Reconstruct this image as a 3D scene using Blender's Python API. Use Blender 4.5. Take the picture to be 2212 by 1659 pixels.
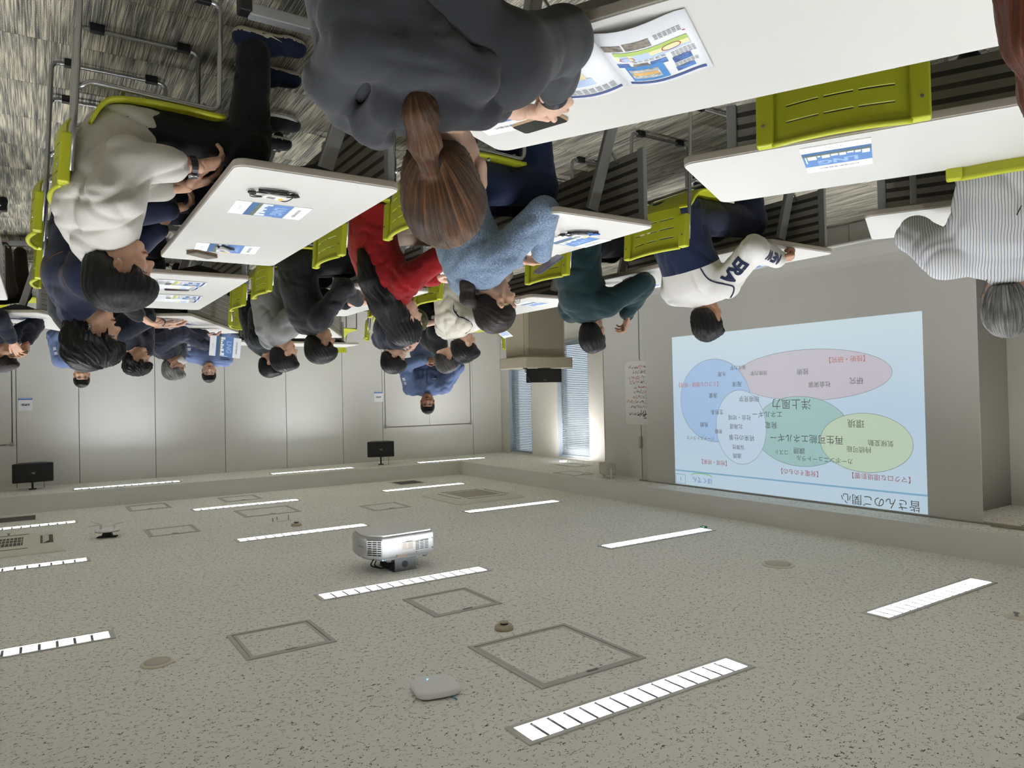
import bpy, bmesh, math, random
import numpy as np
from mathutils import Matrix, Vector

# ------------------------------------------------------------------ camera, sky, exposure
for o in list(bpy.data.objects):
    bpy.data.objects.remove(o)
SC = bpy.context.scene
COL = SC.collection
PI = math.pi
R = math.radians

F_PX, YAW, PITCH, ROLL, CAM_Z = 1553.8, 0.5811, -0.01419, -0.02171, 1.5


def camera():
    fw = Vector((-math.sin(YAW) * math.cos(PITCH), math.cos(YAW) * math.cos(PITCH), math.sin(PITCH)))
    r = Vector((math.cos(YAW), math.sin(YAW), 0))
    up = r.cross(fw)
    r2 = r * math.cos(ROLL) + up * math.sin(ROLL)
    up2 = -r * math.sin(ROLL) + up * math.cos(ROLL)
    r2, up2 = -r2, -up2                      # the phone was held upside down
    cd = bpy.data.cameras.new('camera')
    cd.sensor_width = 36.0
    cd.lens = F_PX / 2212 * 36.0
    cd.clip_start = 0.02
    co = bpy.data.objects.new('camera', cd)
    COL.objects.link(co)
    b = -fw
    co.matrix_basis = Matrix(((r2.x, up2.x, b.x, 0), (r2.y, up2.y, b.y, 0), (r2.z, up2.z, b.z, CAM_Z), (0, 0, 0, 1)))
    SC.camera = co


camera()
wd = bpy.data.worlds.new('sky')
SC.world = wd
wd.use_nodes = True
bg = wd.node_tree.nodes['Background']
bg.inputs[0].default_value = (0.82, 0.9, 1.0, 1)
bg.inputs[1].default_value = 0.95
SC.view_settings.view_transform = 'Standard'
SC.view_settings.look = 'None'
SC.view_settings.gamma = 1.0
SC.view_settings.use_curve_mapping = False
SC.view_settings.exposure = 0.0
SC.cycles.use_denoising = True
SC.cycles.max_bounces = 8
LAMP = 165.0        # radiance of the fluorescent tubes' diffusers
LAMP_COL = (1.0, 0.985, 0.95)

# ------------------------------------------------------------------ materials
MATS = {}


def lin(c):
    return tuple(((v / 255) / 12.92 if v / 255 <= 0.04045 else ((v / 255 + 0.055) / 1.055) ** 2.4) for v in c)


def mat(name, rgb, rough=0.5, metal=0.0, spec=0.5, emit=None, es=0.0, noise=None, bump=None, sheen=0.0, coord='Object'):
    """plain procedural material: sRGB colour, optional noise mottling (scale, amount) and bump (scale, strength)"""
    if name in MATS:
        return MATS[name]
    m = bpy.data.materials.new(name)
    m.use_nodes = True
    nt = m.node_tree
    b = nt.nodes['Principled BSDF']
    col = lin(rgb)
    b.inputs['Base Color'].default_value = (*col, 1)
    b.inputs['Roughness'].default_value = rough
    b.inputs['Metallic'].default_value = metal
    b.inputs['Specular IOR Level'].default_value = spec
    if sheen:
        b.inputs['Sheen Weight'].default_value = sheen
        b.inputs['Sheen Roughness'].default_value = 0.5
    if emit is not None:
        b.inputs['Emission Color'].default_value = (*lin(emit), 1)
        b.inputs['Emission Strength'].default_value = es
    tc = None
    if noise or bump:
        tc = nt.nodes.new('ShaderNodeTexCoord')
    if noise:
        n = nt.nodes.new('ShaderNodeTexNoise')
        n.inputs['Scale'].default_value = noise[0]
        n.inputs['Detail'].default_value = 3
        nt.links.new(tc.outputs[coord], n.inputs['Vector'])
        r = nt.nodes.new('ShaderNodeValToRGB')
        a = noise[1]
        r.color_ramp.elements[0].color = (*[c * (1 - a) for c in col], 1)
        r.color_ramp.elements[1].color = (*[min(1, c * (1 + a)) for c in col], 1)
        r.color_ramp.elements[0].position = 0.3
        r.color_ramp.elements[1].position = 0.7
        nt.links.new(n.outputs['Fac'], r.inputs['Fac'])
        nt.links.new(r.outputs['Color'], b.inputs['Base Color'])
    if bump:
        n = nt.nodes.new('ShaderNodeTexNoise')
        n.inputs['Scale'].default_value = bump[0]
        n.inputs['Detail'].default_value = 4
        nt.links.new(tc.outputs[coord], n.inputs['Vector'])
        bp = nt.nodes.new('ShaderNodeBump')
        bp.inputs['Strength'].default_value = bump[1]
        bp.inputs['Distance'].default_value = 0.004
        nt.links.new(n.outputs['Fac'], bp.inputs['Height'])
        nt.links.new(bp.outputs['Normal'], b.inputs['Normal'])
    MATS[name] = m
    return m


class NB:
    """small node-building helper"""
    def __init__(s, name):
        s.m = bpy.data.materials.new(name); s.m.use_nodes = True
        s.nt = s.m.node_tree; s.b = s.nt.nodes['Principled BSDF']; MATS[name] = s.m

    def n(s, t, **kw):
        nd = s.nt.nodes.new('ShaderNode' + t)
        for k, v in kw.items():
            if k.startswith('i_'):
                key = k[2:]; key = int(key) if key.isdigit() else key.replace('_', ' ')
                nd.inputs[key].default_value = v
            else:
                setattr(nd, k, v)
        return nd

    def l(s, a, b):
        s.nt.links.new(a, b)

    def math(s, op, a, b=None, c=None):
        nd = s.nt.nodes.new('ShaderNodeMath'); nd.operation = op
        for i, v in enumerate((a, b, c)):
            if v is None: continue
            if isinstance(v, (int, float)): nd.inputs[i].default_value = v
            else: s.l(v, nd.inputs[i])
        return nd.outputs[0]

    def ramp(s, fac, stops):
        r = s.nt.nodes.new('ShaderNodeValToRGB'); cr = r.color_ramp
        while len(cr.elements) > 1: cr.elements.remove(cr.elements[-1])
        for i, (p, c) in enumerate(stops):
            e = cr.elements[0] if i == 0 else cr.elements.new(p)
            e.position = p; e.color = (*c, 1)
        s.l(fac, r.inputs['Fac'])
        return r.outputs['Color']


def mat_ceiling():
    k = NB('rockwool_ceiling')
    tc = k.n('TexCoord'); mp = k.n('Mapping'); mp.inputs['Scale'].default_value = (0.55, 1, 1)
    k.l(tc.outputs['Object'], mp.inputs['Vector'])
    n1 = k.n('TexNoise', i_Scale=70.0, i_Detail=1.0); k.l(mp.outputs[0], n1.inputs['Vector'])
    n2 = k.n('TexNoise', i_Scale=38.0, i_Detail=1.0); k.l(tc.outputs['Object'], n2.inputs['Vector'])
    d = k.math('ABSOLUTE', k.math('SUBTRACT', n1.outputs['Fac'], 0.5))
    line = k.math('LESS_THAN', d, 0.021)
    mask = k.math('GREATER_THAN', n2.outputs['Fac'], 0.535)
    w = k.math('MULTIPLY', line, mask)
    n3 = k.n('TexNoise', i_Scale=0.9, i_Detail=2.0); k.l(tc.outputs['Object'], n3.inputs['Vector'])
    base = k.ramp(n3.outputs['Fac'], [(0.3, lin((238, 236, 229))), (0.7, lin((243, 241, 234)))])
    mx = k.n('Mix', data_type='RGBA'); k.l(w, mx.inputs[0]); k.l(base, mx.inputs[6]); mx.inputs[7].default_value = (*lin((92, 90, 84)), 1)
    k.l(mx.outputs[2], k.b.inputs['Base Color']); k.b.inputs['Roughness'].default_value = 0.95
    bp = k.n('Bump', i_Strength=0.5, i_Distance=0.003, invert=True); k.l(w, bp.inputs['Height']); k.l(bp.outputs[0], k.b.inputs['Normal'])
    return k.m


def mat_carpet():
    k = NB('loop_pile_carpet')
    geo = k.n('NewGeometry'); oi = k.n('ObjectInfo')
    off = k.n('VectorMath', operation='SCALE'); k.l(oi.outputs['Random'], off.inputs['Scale']); off.inputs[0].default_value = (7.0, 3.0, 0)
    ad = k.n('VectorMath', operation='ADD'); k.l(geo.outputs['Position'], ad.inputs[0]); k.l(off.outputs[0], ad.inputs[1])
    mp = k.n('Mapping'); mp.inputs['Scale'].default_value = (200, 3.2, 1); k.l(ad.outputs[0], mp.inputs['Vector'])
    n1 = k.n('TexNoise', i_Scale=1.0, i_Detail=2.0, i_Roughness=0.6); k.l(mp.outputs[0], n1.inputs['Vector'])
    mp2 = k.n('Mapping'); mp2.inputs['Scale'].default_value = (20, 2.0, 1); k.l(ad.outputs[0], mp2.inputs['Vector'])
    n2 = k.n('TexNoise', i_Scale=1.0, i_Detail=2.0); k.l(mp2.outputs[0], n2.inputs['Vector'])
    mp3 = k.n('Mapping'); mp3.inputs['Scale'].default_value = (380, 240, 1); k.l(ad.outputs[0], mp3.inputs['Vector'])
    n3 = k.n('TexNoise', i_Scale=1.0, i_Detail=1.0); k.l(mp3.outputs[0], n3.inputs['Vector'])
    v = k.math('ADD', k.math('MULTIPLY', n1.outputs['Fac'], 0.75), k.math('MULTIPLY', n2.outputs['Fac'], 0.35))
    v = k.math('ADD', v, k.math('MULTIPLY', k.math('SUBTRACT', n3.outputs['Fac'], 0.5), 0.45))
    c = k.ramp(v, [(0.38, lin((64, 66, 63))), (0.5, lin((110, 109, 101))), (0.58, lin((144, 139, 125))), (0.68, lin((198, 187, 162)))])
    k.l(c, k.b.inputs['Base Color']); k.b.inputs['Roughness'].default_value = 1.0; k.b.inputs['Specular IOR Level'].default_value = 0.1
    bp = k.n('Bump', i_Strength=0.6, i_Distance=0.004); k.l(v, bp.inputs['Height']); k.l(bp.outputs[0], k.b.inputs['Normal'])
    return k.m


mat_ceiling(); mat_carpet()
M_WALL = mat('painted_panel', (218, 216, 211), 0.6, noise=(0.7, 0.02))
M_SEAM = mat('panel_seam', (120, 118, 112), 0.7)
M_BULK = mat('bulkhead_paint', (224, 222, 216), 0.7, noise=(1.1, 0.02))
M_TRIMW = mat('white_trim', (226, 224, 217), 0.45)
M_FRAME = mat('grey_aluminium', (150, 150, 147), 0.38, 0.7)
M_STEEL = mat('brushed_steel', (176, 177, 178), 0.25, 0.9)
M_DKGREY = mat('dark_grey_plastic', (150, 147, 138), 0.5)
M_LEG = mat('grey_powder_coat', (158, 159, 160), 0.4, 0.25)
M_BLACK = mat('black_plastic', (19, 19, 20), 0.45)
M_LIME = mat('lime_plastic', (184, 188, 38), 0.42, bump=(420, 0.06))
M_TOP = mat('white_laminate', (207, 204, 197), 0.4)
M_EDGE = mat('beige_edge_band', (172, 163, 150), 0.5)
M_WPLAST = mat('white_plastic', (228, 227, 221), 0.42)
M_CREAMPL = mat('ivory_plastic', (186, 176, 150), 0.45)
M_SKYGLASS = mat('blind_slat', (206, 211, 215), 0.45)
M_REFL = mat('grey_louvre', (74, 76, 78), 0.45)
M_LAMP = mat('lamp_diffuser', (255, 255, 255), 0.5, emit=(245, 249, 255), es=LAMP)
M_PAPER = mat('white_paper', (243, 244, 246), 0.5)
M_INK = mat('dark_ink', (50, 50, 52), 0.6)
M_NAVYINK = mat('navy_ink', (52, 72, 128), 0.55)
M_BLUEINK = mat('brochure_blue', (92, 132, 190), 0.5)
M_SKYINK = mat('pale_blue_ink', (150, 180, 222), 0.5)

# ------------------------------------------------------------------ mesh helpers


class MB:
    def __init__(s):
        s.v = []; s.f = []; s.mi = []

    def add(s, vs, fs, M=None, mi=0):
        b = len(s.v)
        for p in vs:
            p = Vector(p)
            s.v.append(tuple(M @ p) if M is not None else tuple(p))
        for f in fs:
            s.f.append([b + i for i in f]); s.mi.append(mi)
        return s

    def box(s, lo, hi, M=None, mi=0):
        x0, y0, z0 = lo; x1, y1, z1 = hi
        return s.add([(x0, y0, z0), (x1, y0, z0), (x1, y1, z0), (x0, y1, z0), (x0, y0, z1), (x1, y0, z1), (x1, y1, z1), (x0, y1, z1)],
                     [(0, 3, 2, 1), (4, 5, 6, 7), (0, 1, 5, 4), (1, 2, 6, 5), (2, 3, 7, 6), (3, 0, 4, 7)], M, mi)

    def cbox(s, c, d, M=None, mi=0):
        return s.box([c[i] - d[i] / 2 for i in range(3)], [c[i] + d[i] / 2 for i in range(3)], M, mi)

    def bar(s, a, b, w, h, M=None, mi=0, up=(0, 0, 1)):
        """box of section w x h from a to b"""
        a = Vector(a); b = Vector(b); d = (b - a); L = d.length; d.normalize()
        u = Vector(up)
        if abs(d.dot(u)) > 0.98: u = Vector((1, 0, 0))
        x = d.cross(u).normalized(); y = x.cross(d)
        vs = []
        for q in (a, b):
            for sx, sy in ((-1, -1), (1, -1), (1, 1), (-1, 1)):
                vs.append(q + x * (sx * w / 2) + y * (sy * h / 2))
        return s.add(vs, [(0, 3, 2, 1), (4, 5, 6, 7), (0, 1, 5, 4), (1, 2, 6, 5), (2, 3, 7, 6), (3, 0, 4, 7)], M, mi)

    def tube(s, path, r, n=8, M=None, mi=0, closed=False, cap=True):
        P = [Vector(p) for p in path]; m = len(P)
        rr = r if isinstance(r, (list, tuple)) else [r] * m
        ref = None; rings = []
        for i in range(m):
            if closed: t = P[(i + 1) % m] - P[i - 1]
            else: t = P[min(i + 1, m - 1)] - P[max(i - 1, 0)]
            t.normalize()
            if ref is None:
                ref = t.orthogonal().normalized()
            ref = (ref - t * ref.dot(t))
            if ref.length < 1e-5: ref = t.orthogonal()
            ref.normalize(); bi = t.cross(ref)
            rings.append([P[i] + (ref * math.cos(2 * PI * k / n) + bi * math.sin(2 * PI * k / n)) * rr[i] for k in range(n)])
        vs = [p for g in rings for p in g]; fs = []
        for i in range(m if closed else m - 1):
            j = (i + 1) % m
            for k in range(n):
                l = (k + 1) % n
                fs.append((i * n + k, i * n + l, j * n + l, j * n + k))
        if cap and not closed:
            fs.append(tuple(range(n))[::-1]); fs.append(tuple((m - 1) * n + k for k in range(n)))
        return s.add(vs, fs, M, mi)

    def lathe(s, prof, n=20, M=None, mi=0):
        """profile of (r, z)"""
        vs = []; fs = []; m = len(prof)
        for r, z in prof:
            for k in range(n):
                a = 2 * PI * k / n
                vs.append((r * math.cos(a), r * math.sin(a), z))
        for i in range(m - 1):
            for k in range(n):
                l = (k + 1) % n
                fs.append((i * n + k, i * n + l, (i + 1) * n + l, (i + 1) * n + k))
        fs.append(tuple(range(n))[::-1]); fs.append(tuple((m - 1) * n + k for k in range(n)))
        return s.add(vs, fs, M, mi)

    def prism(s, poly, z0, z1, M=None, mi=0):
        n = len(poly)
        vs = [(x, y, z0) for x, y in poly] + [(x, y, z1) for x, y in poly]
        fs = [tuple(range(n))[::-1], tuple(range(n, 2 * n))] + [(i, (i + 1) % n, n + (i + 1) % n, n + i) for i in range(n)]
        return s.add(vs, fs, M, mi)

    def mesh(s, name, mats, smooth=False):
        me = bpy.data.meshes.new(name)
        me.from_pydata(s.v, [], s.f)
        for m in (mats if isinstance(mats, (list, tuple)) else [mats]):
            me.materials.append(m)
        me.polygons.foreach_set('material_index', s.mi)
        if smooth:
            me.polygons.foreach_set('use_smooth', [True] * len(me.polygons))
        me.update()
        return me

    def build(s, name, mats, parent=None, M=None, smooth=False, bevel=0.0, seg=2, solid=0.0, sub=0):
        return link(name, s.mesh(name, mats, smooth), parent, M, bevel, seg, solid, sub)


def link(name, me, parent=None, M=None, bevel=0.0, seg=2, solid=0.0, sub=0):
    o = bpy.data.objects.new(name, me)
    COL.objects.link(o)
    if parent is not None: o.parent = parent
    if M is not None: o.matrix_basis = M
    if sub:
        md = o.modifiers.new('sub', 'SUBSURF'); md.levels = sub; md.render_levels = sub
    if solid:
        md = o.modifiers.new('solid', 'SOLIDIFY'); md.thickness = solid; md.offset = 0
    if bevel:
        md = o.modifiers.new('bevel', 'BEVEL'); md.width = bevel; md.segments = seg; md.limit_method = 'ANGLE'; md.angle_limit = R(40)
        for p in me.polygons: p.use_smooth = True
        md.harden_normals = False
        w = o.modifiers.new('wn', 'WEIGHTED_NORMAL'); w.keep_sharp = True
    return o


def tag(o, label=None, cat=None, group=None, kind=None):
    if label: o['label'] = label
    if cat: o['category'] = cat
    if group: o['group'] = group
    if kind: o['kind'] = kind
    return o


def thing(name, label, cat, M=None, group=None):
    o = bpy.data.objects.new(name, None)
    o.empty_display_size = 0.1
    COL.objects.link(o)
    if M is not None: o.matrix_basis = M
    return tag(o, label, cat, group)


def TR(x, y, z=0.0, deg=0.0):
    return Matrix.Translation((x, y, z)) @ Matrix.Rotation(R(deg), 4, 'Z')


def copy_tree(o, M=None, parent=None, label=None, group=None):
    c = o.copy()
    COL.objects.link(c)
    if parent is not None:
        c.parent = parent
    if M is not None: c.matrix_basis = M
    if label: c['label'] = label
    if group: c['group'] = group
    for ch in [q for q in o.children]:
        copy_tree(ch, None, c)
    return c


def fillet(path, r, n=5):
    P = [Vector(p) for p in path]; out = [P[0]]
    for i in range(1, len(P) - 1):
        a = (P[i - 1] - P[i]); b = (P[i + 1] - P[i])
        la, lb = a.length, b.length; a.normalize(); b.normalize()
        ang = a.angle(b); t = min(r / math.tan(ang / 2), la * 0.49, lb * 0.49)
        p0 = P[i] + a * t; p1 = P[i] + b * t
        for k in range(n + 1):
            u = k / n
            out.append(p0 * (1 - u) ** 2 + P[i] * 2 * u * (1 - u) + p1 * u * u)
    out.append(P[-1])
    return out


def rrect(w, d, r, n=5, cx=0, cy=0):
    pts = []
    for sx, sy, a0 in ((1, 1, 0), (-1, 1, 90), (-1, -1, 180), (1, -1, 270)):
        for k in range(n + 1):
            a = R(a0 + 90 * k / n)
            pts.append((cx + sx * (w / 2 - r) + r * math.cos(a), cy + sy * (d / 2 - r) + r * math.sin(a)))
    return pts


def text_mesh(txt, size, mats, width=None, extrude=0.0, bold=0.0):
    """flat lettering as a mesh, centred on its own middle, in the XY plane"""
    cu = bpy.data.curves.new('lettering', 'FONT')
    cu.body = txt; cu.size = size; cu.extrude = extrude; cu.offset = bold; cu.resolution_u = 3
    o = bpy.data.objects.new('lettering', cu)
    COL.objects.link(o)
    me = bpy.data.meshes.new_from_object(o)
    bpy.data.objects.remove(o); bpy.data.curves.remove(cu)
    n = len(me.vertices)
    if n:
        co = np.empty(n * 3, 'f'); me.vertices.foreach_get('co', co); co = co.reshape(-1, 3)
        lo, hi = co.min(0), co.max(0)
        co -= (lo + hi) / 2
        if width: co[:, :2] *= width / max(1e-6, (hi - lo)[0])
        me.vertices.foreach_set('co', co.ravel())
    me.materials.clear(); me.materials.append(mats)
    return me


def basis(x, y, z, o):
    return Matrix(((x[0], y[0], z[0], o[0]), (x[1], y[1], z[1], o[1]), (x[2], y[2], z[2], o[2]), (0, 0, 0, 1)))
# ------------------------------------------------------------------ room shell
XW, XE, YN, YF = -7.25, 4.2, -3.2, 11.42           # window wall, right wall, near wall, far wall
HC, HS = 2.79, 2.585                               # raised ceiling, lowered soffit
CX0, CX1, CY0, CY1 = -5.73, 3.3, -2.3, 10.33       # raised field
LIGHT_X = [-4.53, -2.12, 0.30, 2.72]
LIGHT_Y = [-0.04, 2.28, 4.60, 6.92, 9.20]
WASH = [(-0.96, 10.66), (-3.41, 10.66), (-5.74, 10.62)]
FW, FD = 1.27, 0.17                                 # lamp trim outer size
HW, HD = 1.215, 0.125                               # lamp opening


def struct(name, mb, m, parent=None, **kw):
    o = mb.build(name, m, parent, **kw)
    if parent is None: o['kind'] = 'structure'
    return o


def plate_with_holes(x0, x1, y0, y1, z, holes):
    xs = sorted({x0, x1, *[v for h in holes for v in (h[0], h[1])]})
    ys = sorted({y0, y1, *[v for h in holes for v in (h[2], h[3])]})
    mb = MB()
    idx = {}
    for i, x in enumerate(xs):
        for j, y in enumerate(ys):
            idx[i, j] = len(mb.v); mb.v.append((x, y, z))
    for i in range(len(xs) - 1):
        for j in range(len(ys) - 1):
            mx, my = (xs[i] + xs[i + 1]) / 2, (ys[j] + ys[j + 1]) / 2
            if any(h[0] < mx < h[1] and h[2] < my < h[3] for h in holes): continue
            mb.f.append([idx[i, j], idx[i, j + 1], idx[i + 1, j + 1], idx[i + 1, j]]); mb.mi.append(0)
    return mb


def holes_at(pts):
    return [(x - HW / 2, x + HW / 2, y - HD / 2, y + HD / 2) for x, y in pts]


MAIN_L = [(x, y) for x in LIGHT_X for y in LIGHT_Y]
ceil = struct('ceiling', plate_with_holes(CX0, CX1, CY0, CY1, HC, holes_at(MAIN_L)), MATS['rockwool_ceiling'])
# the lowered soffit round the raised field and the faces between the two levels are pieces of the ceiling
sof = plate_with_holes(XW, XE, CY1, YF, HS, holes_at(WASH))
for lo, hi in (((XW, YN), (CX0, CY1)), ((CX1, YN), (XE, CY1)), ((CX0, YN), (CX1, CY0))):
    sof.add([(lo[0], lo[1], HS), (lo[0], hi[1], HS), (hi[0], hi[1], HS), (hi[0], lo[1], HS)], [(0, 1, 2, 3)])
sof.build('soffit', MATS['rockwool_ceiling'], ceil)
for nm, lo, hi in (('bulkhead', (CX0 - 0.012, CY0, HS), (CX0, CY1, HC)), ('bulkhead', (CX1, CY0, HS), (CX1 + 0.012, CY1, HC)),
                   ('bulkhead', (CX0 - 0.012, CY1, HS), (CX1 + 0.012, CY1 + 0.012, HC)), ('bulkhead', (CX0 - 0.012, CY0 - 0.012, HS), (CX1 + 0.012, CY0, HC))):
    MB().box(lo, hi).build(nm, M_BULK, ceil)
for lo, hi in (((CX0 - 0.045, CY0, HS - 0.006), (CX0 + 0.004, CY1 + 0.045, HS + 0.004)), ((CX0, CY1 - 0.004, HS - 0.006), (CX1, CY1 + 0.045, HS + 0.004))):
    MB().box(lo, hi).build('corner_bead', M_TRIMW, ceil)

# floor: slab, loose-laid carpet tiles (the ones that show), the rest of the carpet beyond
floor = struct('floor', MB().box((XW - 0.3, YN - 0.3, -0.15), (XE + 0.3, YF + 0.3, -0.008)), mat('floor_slab', (90, 88, 82), 0.9))
TX0, TY0, NX, NY, TS = -6.5, 0.5, 17, 16, 0.5
tile = MB().box((0, 0, -0.008), (TS - 0.0022, TS - 0.0022, 0.0)).mesh('carpet_tile', MATS['loop_pile_carpet'])
for i in range(NX):
    for j in range(NY):
        link('carpet_tile', tile, floor, Matrix.Translation((TX0 + i * TS, TY0 + j * TS, 0)))
TX1, TY1 = TX0 + NX * TS, TY0 + NY * TS
rest = MB()
for x0, y0, x1, y1 in ((XW, YN, XE, TY0), (XW, TY1, XE, YF), (XW, TY0, TX0, TY1), (TX1, TY0, XE, TY1)):
    rest.box((x0, y0, -0.008), (x1, y1, 0))
tag(rest.build('carpet', MATS['loop_pile_carpet'], floor), kind='stuff')

# far wall: a metal panel partition with two pivot-hung doors
wf = struct('wall_far', MB().box((XW - 0.15, YF + 0.012, 0), (XE + 0.15, YF + 0.14, 3.0)), M_SEAM)
DOOR1 = (-6.58, -4.91); DOOR2 = (0.31, 2.0); DH = 2.015
edges = [XW, DOOR1[0] - 0.05, None, DOOR1[1] + 0.05, -4.16, -3.24, -2.325, -1.38, -0.443, DOOR2[0] - 0.05, None, DOOR2[1] + 0.05, 2.9, XE]
for a, b in zip(edges[:-1], edges[1:]):
    if a is None or b is None: continue
    MB().box((a + 0.004, YF, 0), (b - 0.004, YF + 0.012, HS)).build('wall_panel', M_WALL, wf, bevel=0.0015, seg=1)
for d0, d1 in (DOOR1, DOOR2):
    MB().box((d0 - 0.046, YF, DH + 0.012), (d1 + 0.046, YF + 0.012, HS)).build('transom_panel', M_WALL, wf, bevel=0.0015, seg=1)


def door(name, d0, d1, split):
    root = struct(name, MB().box((d0 - 0.046, YF - 0.004, 0), (d0 - 0.012, YF + 0.012, DH + 0.008)).box((d1 + 0.012, YF - 0.004, 0), (d1 + 0.046, YF + 0.012, DH + 0.008)), M_WALL)
    cuts = [d0, d0 + (d1 - d0) * split, d1]
    for a, b in zip(cuts[:-1], cuts[1:]):
        lf = MB().box((a + 0.003, YF + 0.001, 0.01), (b - 0.003, YF + 0.011, DH - 0.006)).build('door_leaf', M_WALL, root, bevel=0.0015, seg=1)
        inner = b if a == d0 else a
        s = -1 if a == d0 else 1
        MB().tube([(inner + s * 0.07, YF - 0.04, 0.85), (inner + s * 0.07, YF - 0.04, 1.15)], 0.012, 8).bar((inner + s * 0.07, YF - 0.04, 0.9), (inner + s * 0.07, YF + 0.004, 0.9), 0.012, 0.012).bar((inner + s * 0.07, YF - 0.04, 1.1), (inner + s * 0.07, YF + 0.004, 1.1), 0.012, 0.012).build('pull_handle', M_STEEL, lf, smooth=True)
    for a, s in ((d0, 1), (d1, -1)):
        MB().tube([(a, YF - 0.012, DH - 0.03), (a, YF - 0.012, DH + 0.022)], 0.018, 10).box((min(a, a + s * 0.07), YF - 0.01, DH - 0.004), (max(a, a + s * 0.07), YF + 0.002, DH + 0.012)).build('pivot_hinge', M_STEEL, root, smooth=False)
    return root


door('door_1', *DOOR1, 0.5); door('door_2', *DOOR2, 0.5)
struct('baseboard_far', MB().box((XW, YF - 0.008, 0), (DOOR1[0] - 0.05, YF, 0.06)).box((DOOR1[1] + 0.05, YF - 0.008, 0), (DOOR2[0] - 0.05, YF, 0.06)), M_DKGREY)

# window wall (the room's front), windows with blinds
WIN = [(10.43, 11.14), (8.84, 9.66)]; WZ0, WZ1 = 0.65, 2.56
T = 0.22
wl = MB()
ysegs = [YN - 0.1, WIN[1][0], WIN[1][1], WIN[0][0], WIN[0][1], YF + 0.14]
for i in range(5):
    a, b = ysegs[i], ysegs[i + 1]
    if i in (1, 3):
        wl.box((XW - T, a, 0), (XW, b, WZ0)); wl.box((XW - T, a, WZ1), (XW, b, 3.0))
    else:
        wl.box((XW - T, a, 0), (XW, b, 3.0))
struct('wall_front', wl, M_WALL)
M_GLASS = mat('window_glass', (235, 245, 250), 0.02)
M_GLASS.node_tree.nodes['Principled BSDF'].inputs['Transmission Weight'].default_value = 1.0
M_WFRAME = mat('bluish_grey_window_frame', (168, 180, 190), 0.4, 0.2)
for k, (a, b) in enumerate(WIN):
    fr = MB()
    for lo, hi in (((a, WZ0), (a + 0.045, WZ1)), ((b - 0.045, WZ0), (b, WZ1)), ((a, WZ0), (b, WZ0 + 0.05)), ((a, WZ1 - 0.03), (b, WZ1))):
        fr.box((XW - 0.17, lo[0], lo[1]), (XW - 0.1, hi[0], hi[1]))
    w = struct('window_%d' % (k + 1), fr, M_WFRAME)
    MB().box((XW - 0.14, a + 0.04, WZ0 + 0.04), (XW - 0.132, b - 0.04, WZ1 - 0.02)).build('window_pane', M_GLASS, w)
    MB().box((XW - 0.1, a, WZ0 - 0.02), (XW + 0.02, b, WZ0)).build('window_sill', M_WFRAME, w)
    MB().box((XW - 0.1, b - 0.006, WZ0), (XW, b, WZ1)).box((XW - 0.1, a, WZ0), (XW, a + 0.006, WZ1)).build('window_reveal', M_WFRAME, w)
    bl = thing('venetian_blind', ['pale blue venetian blind in the narrow window beside the panel wall', 'pale blue venetian blind in the window behind the lectern monitor'][k], 'blind', TR(XW - 0.05, (a + b) / 2, WZ0))
    hw = (b - a) / 2 - 0.012 - (0.05 if k == 1 else 0.04) / 2
    cy = -0.02
    MB().box((-0.025, cy - hw, WZ1 - WZ0 - 0.04), (0.025, cy + hw, WZ1 - WZ0)).build('head_rail', M_WFRAME, bl)
    sl = MB()
    n = 62
    for i in range(n):
        z = 0.03 + (WZ1 - WZ0 - 0.09) * i / (n - 1)
        sl.box((-0.0135, cy - hw, -0.0006), (0.0135, cy + hw, 0.0006), Matrix.Translation((0, 0, z)) @ Matrix.Rotation(R(-33), 4, 'Y'))
    tag(sl.build('slats', M_SKYGLASS, bl), kind='stuff')
    MB().box((-0.014, cy - hw, 0.0), (0.014, cy + hw, 0.018)).build('bottom_rail', M_WFRAME, bl)
    for s in (-0.6, 0.6):
        MB().tube([(0.014, cy + hw * s, 0.01), (0.014, cy + hw * s, WZ1 - WZ0 - 0.03)], 0.0012, 5).build('ladder_cord', M_WPLAST, bl)
# pier that carries the screen: panel-clad block standing out from the window wall
PX, PY0, PY1 = -6.24, 2.95, 7.30
pier = struct('wall_front_pier', MB().box((XW + 0.001, PY0, 0), (PX - 0.012, PY1 - 0.012, HS)), M_SEAM)
for a, b in ((PY0, 3.8), (3.8, 4.73), (4.73, 5.66), (5.66, 6.6), (6.6, PY1)):
    MB().box((PX - 0.012, a + 0.003, 0), (PX, b - 0.003, HS)).build('wall_panel', M_WALL, pier, bevel=0.0015, seg=1)
MB().box((XW, PY1 - 0.012, 0), (PX, PY1, HS)).build('wall_panel', M_WALL, pier)
struct('wall_right', MB().box((XE, YN - 0.1, 0), (XE + 0.12, YF + 0.14, 3.0)), M_WALL)
struct('wall_near', MB().box((XW - T, YN - 0.12, 0), (XE + 0.12, YN, 3.0)), M_WALL)

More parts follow.
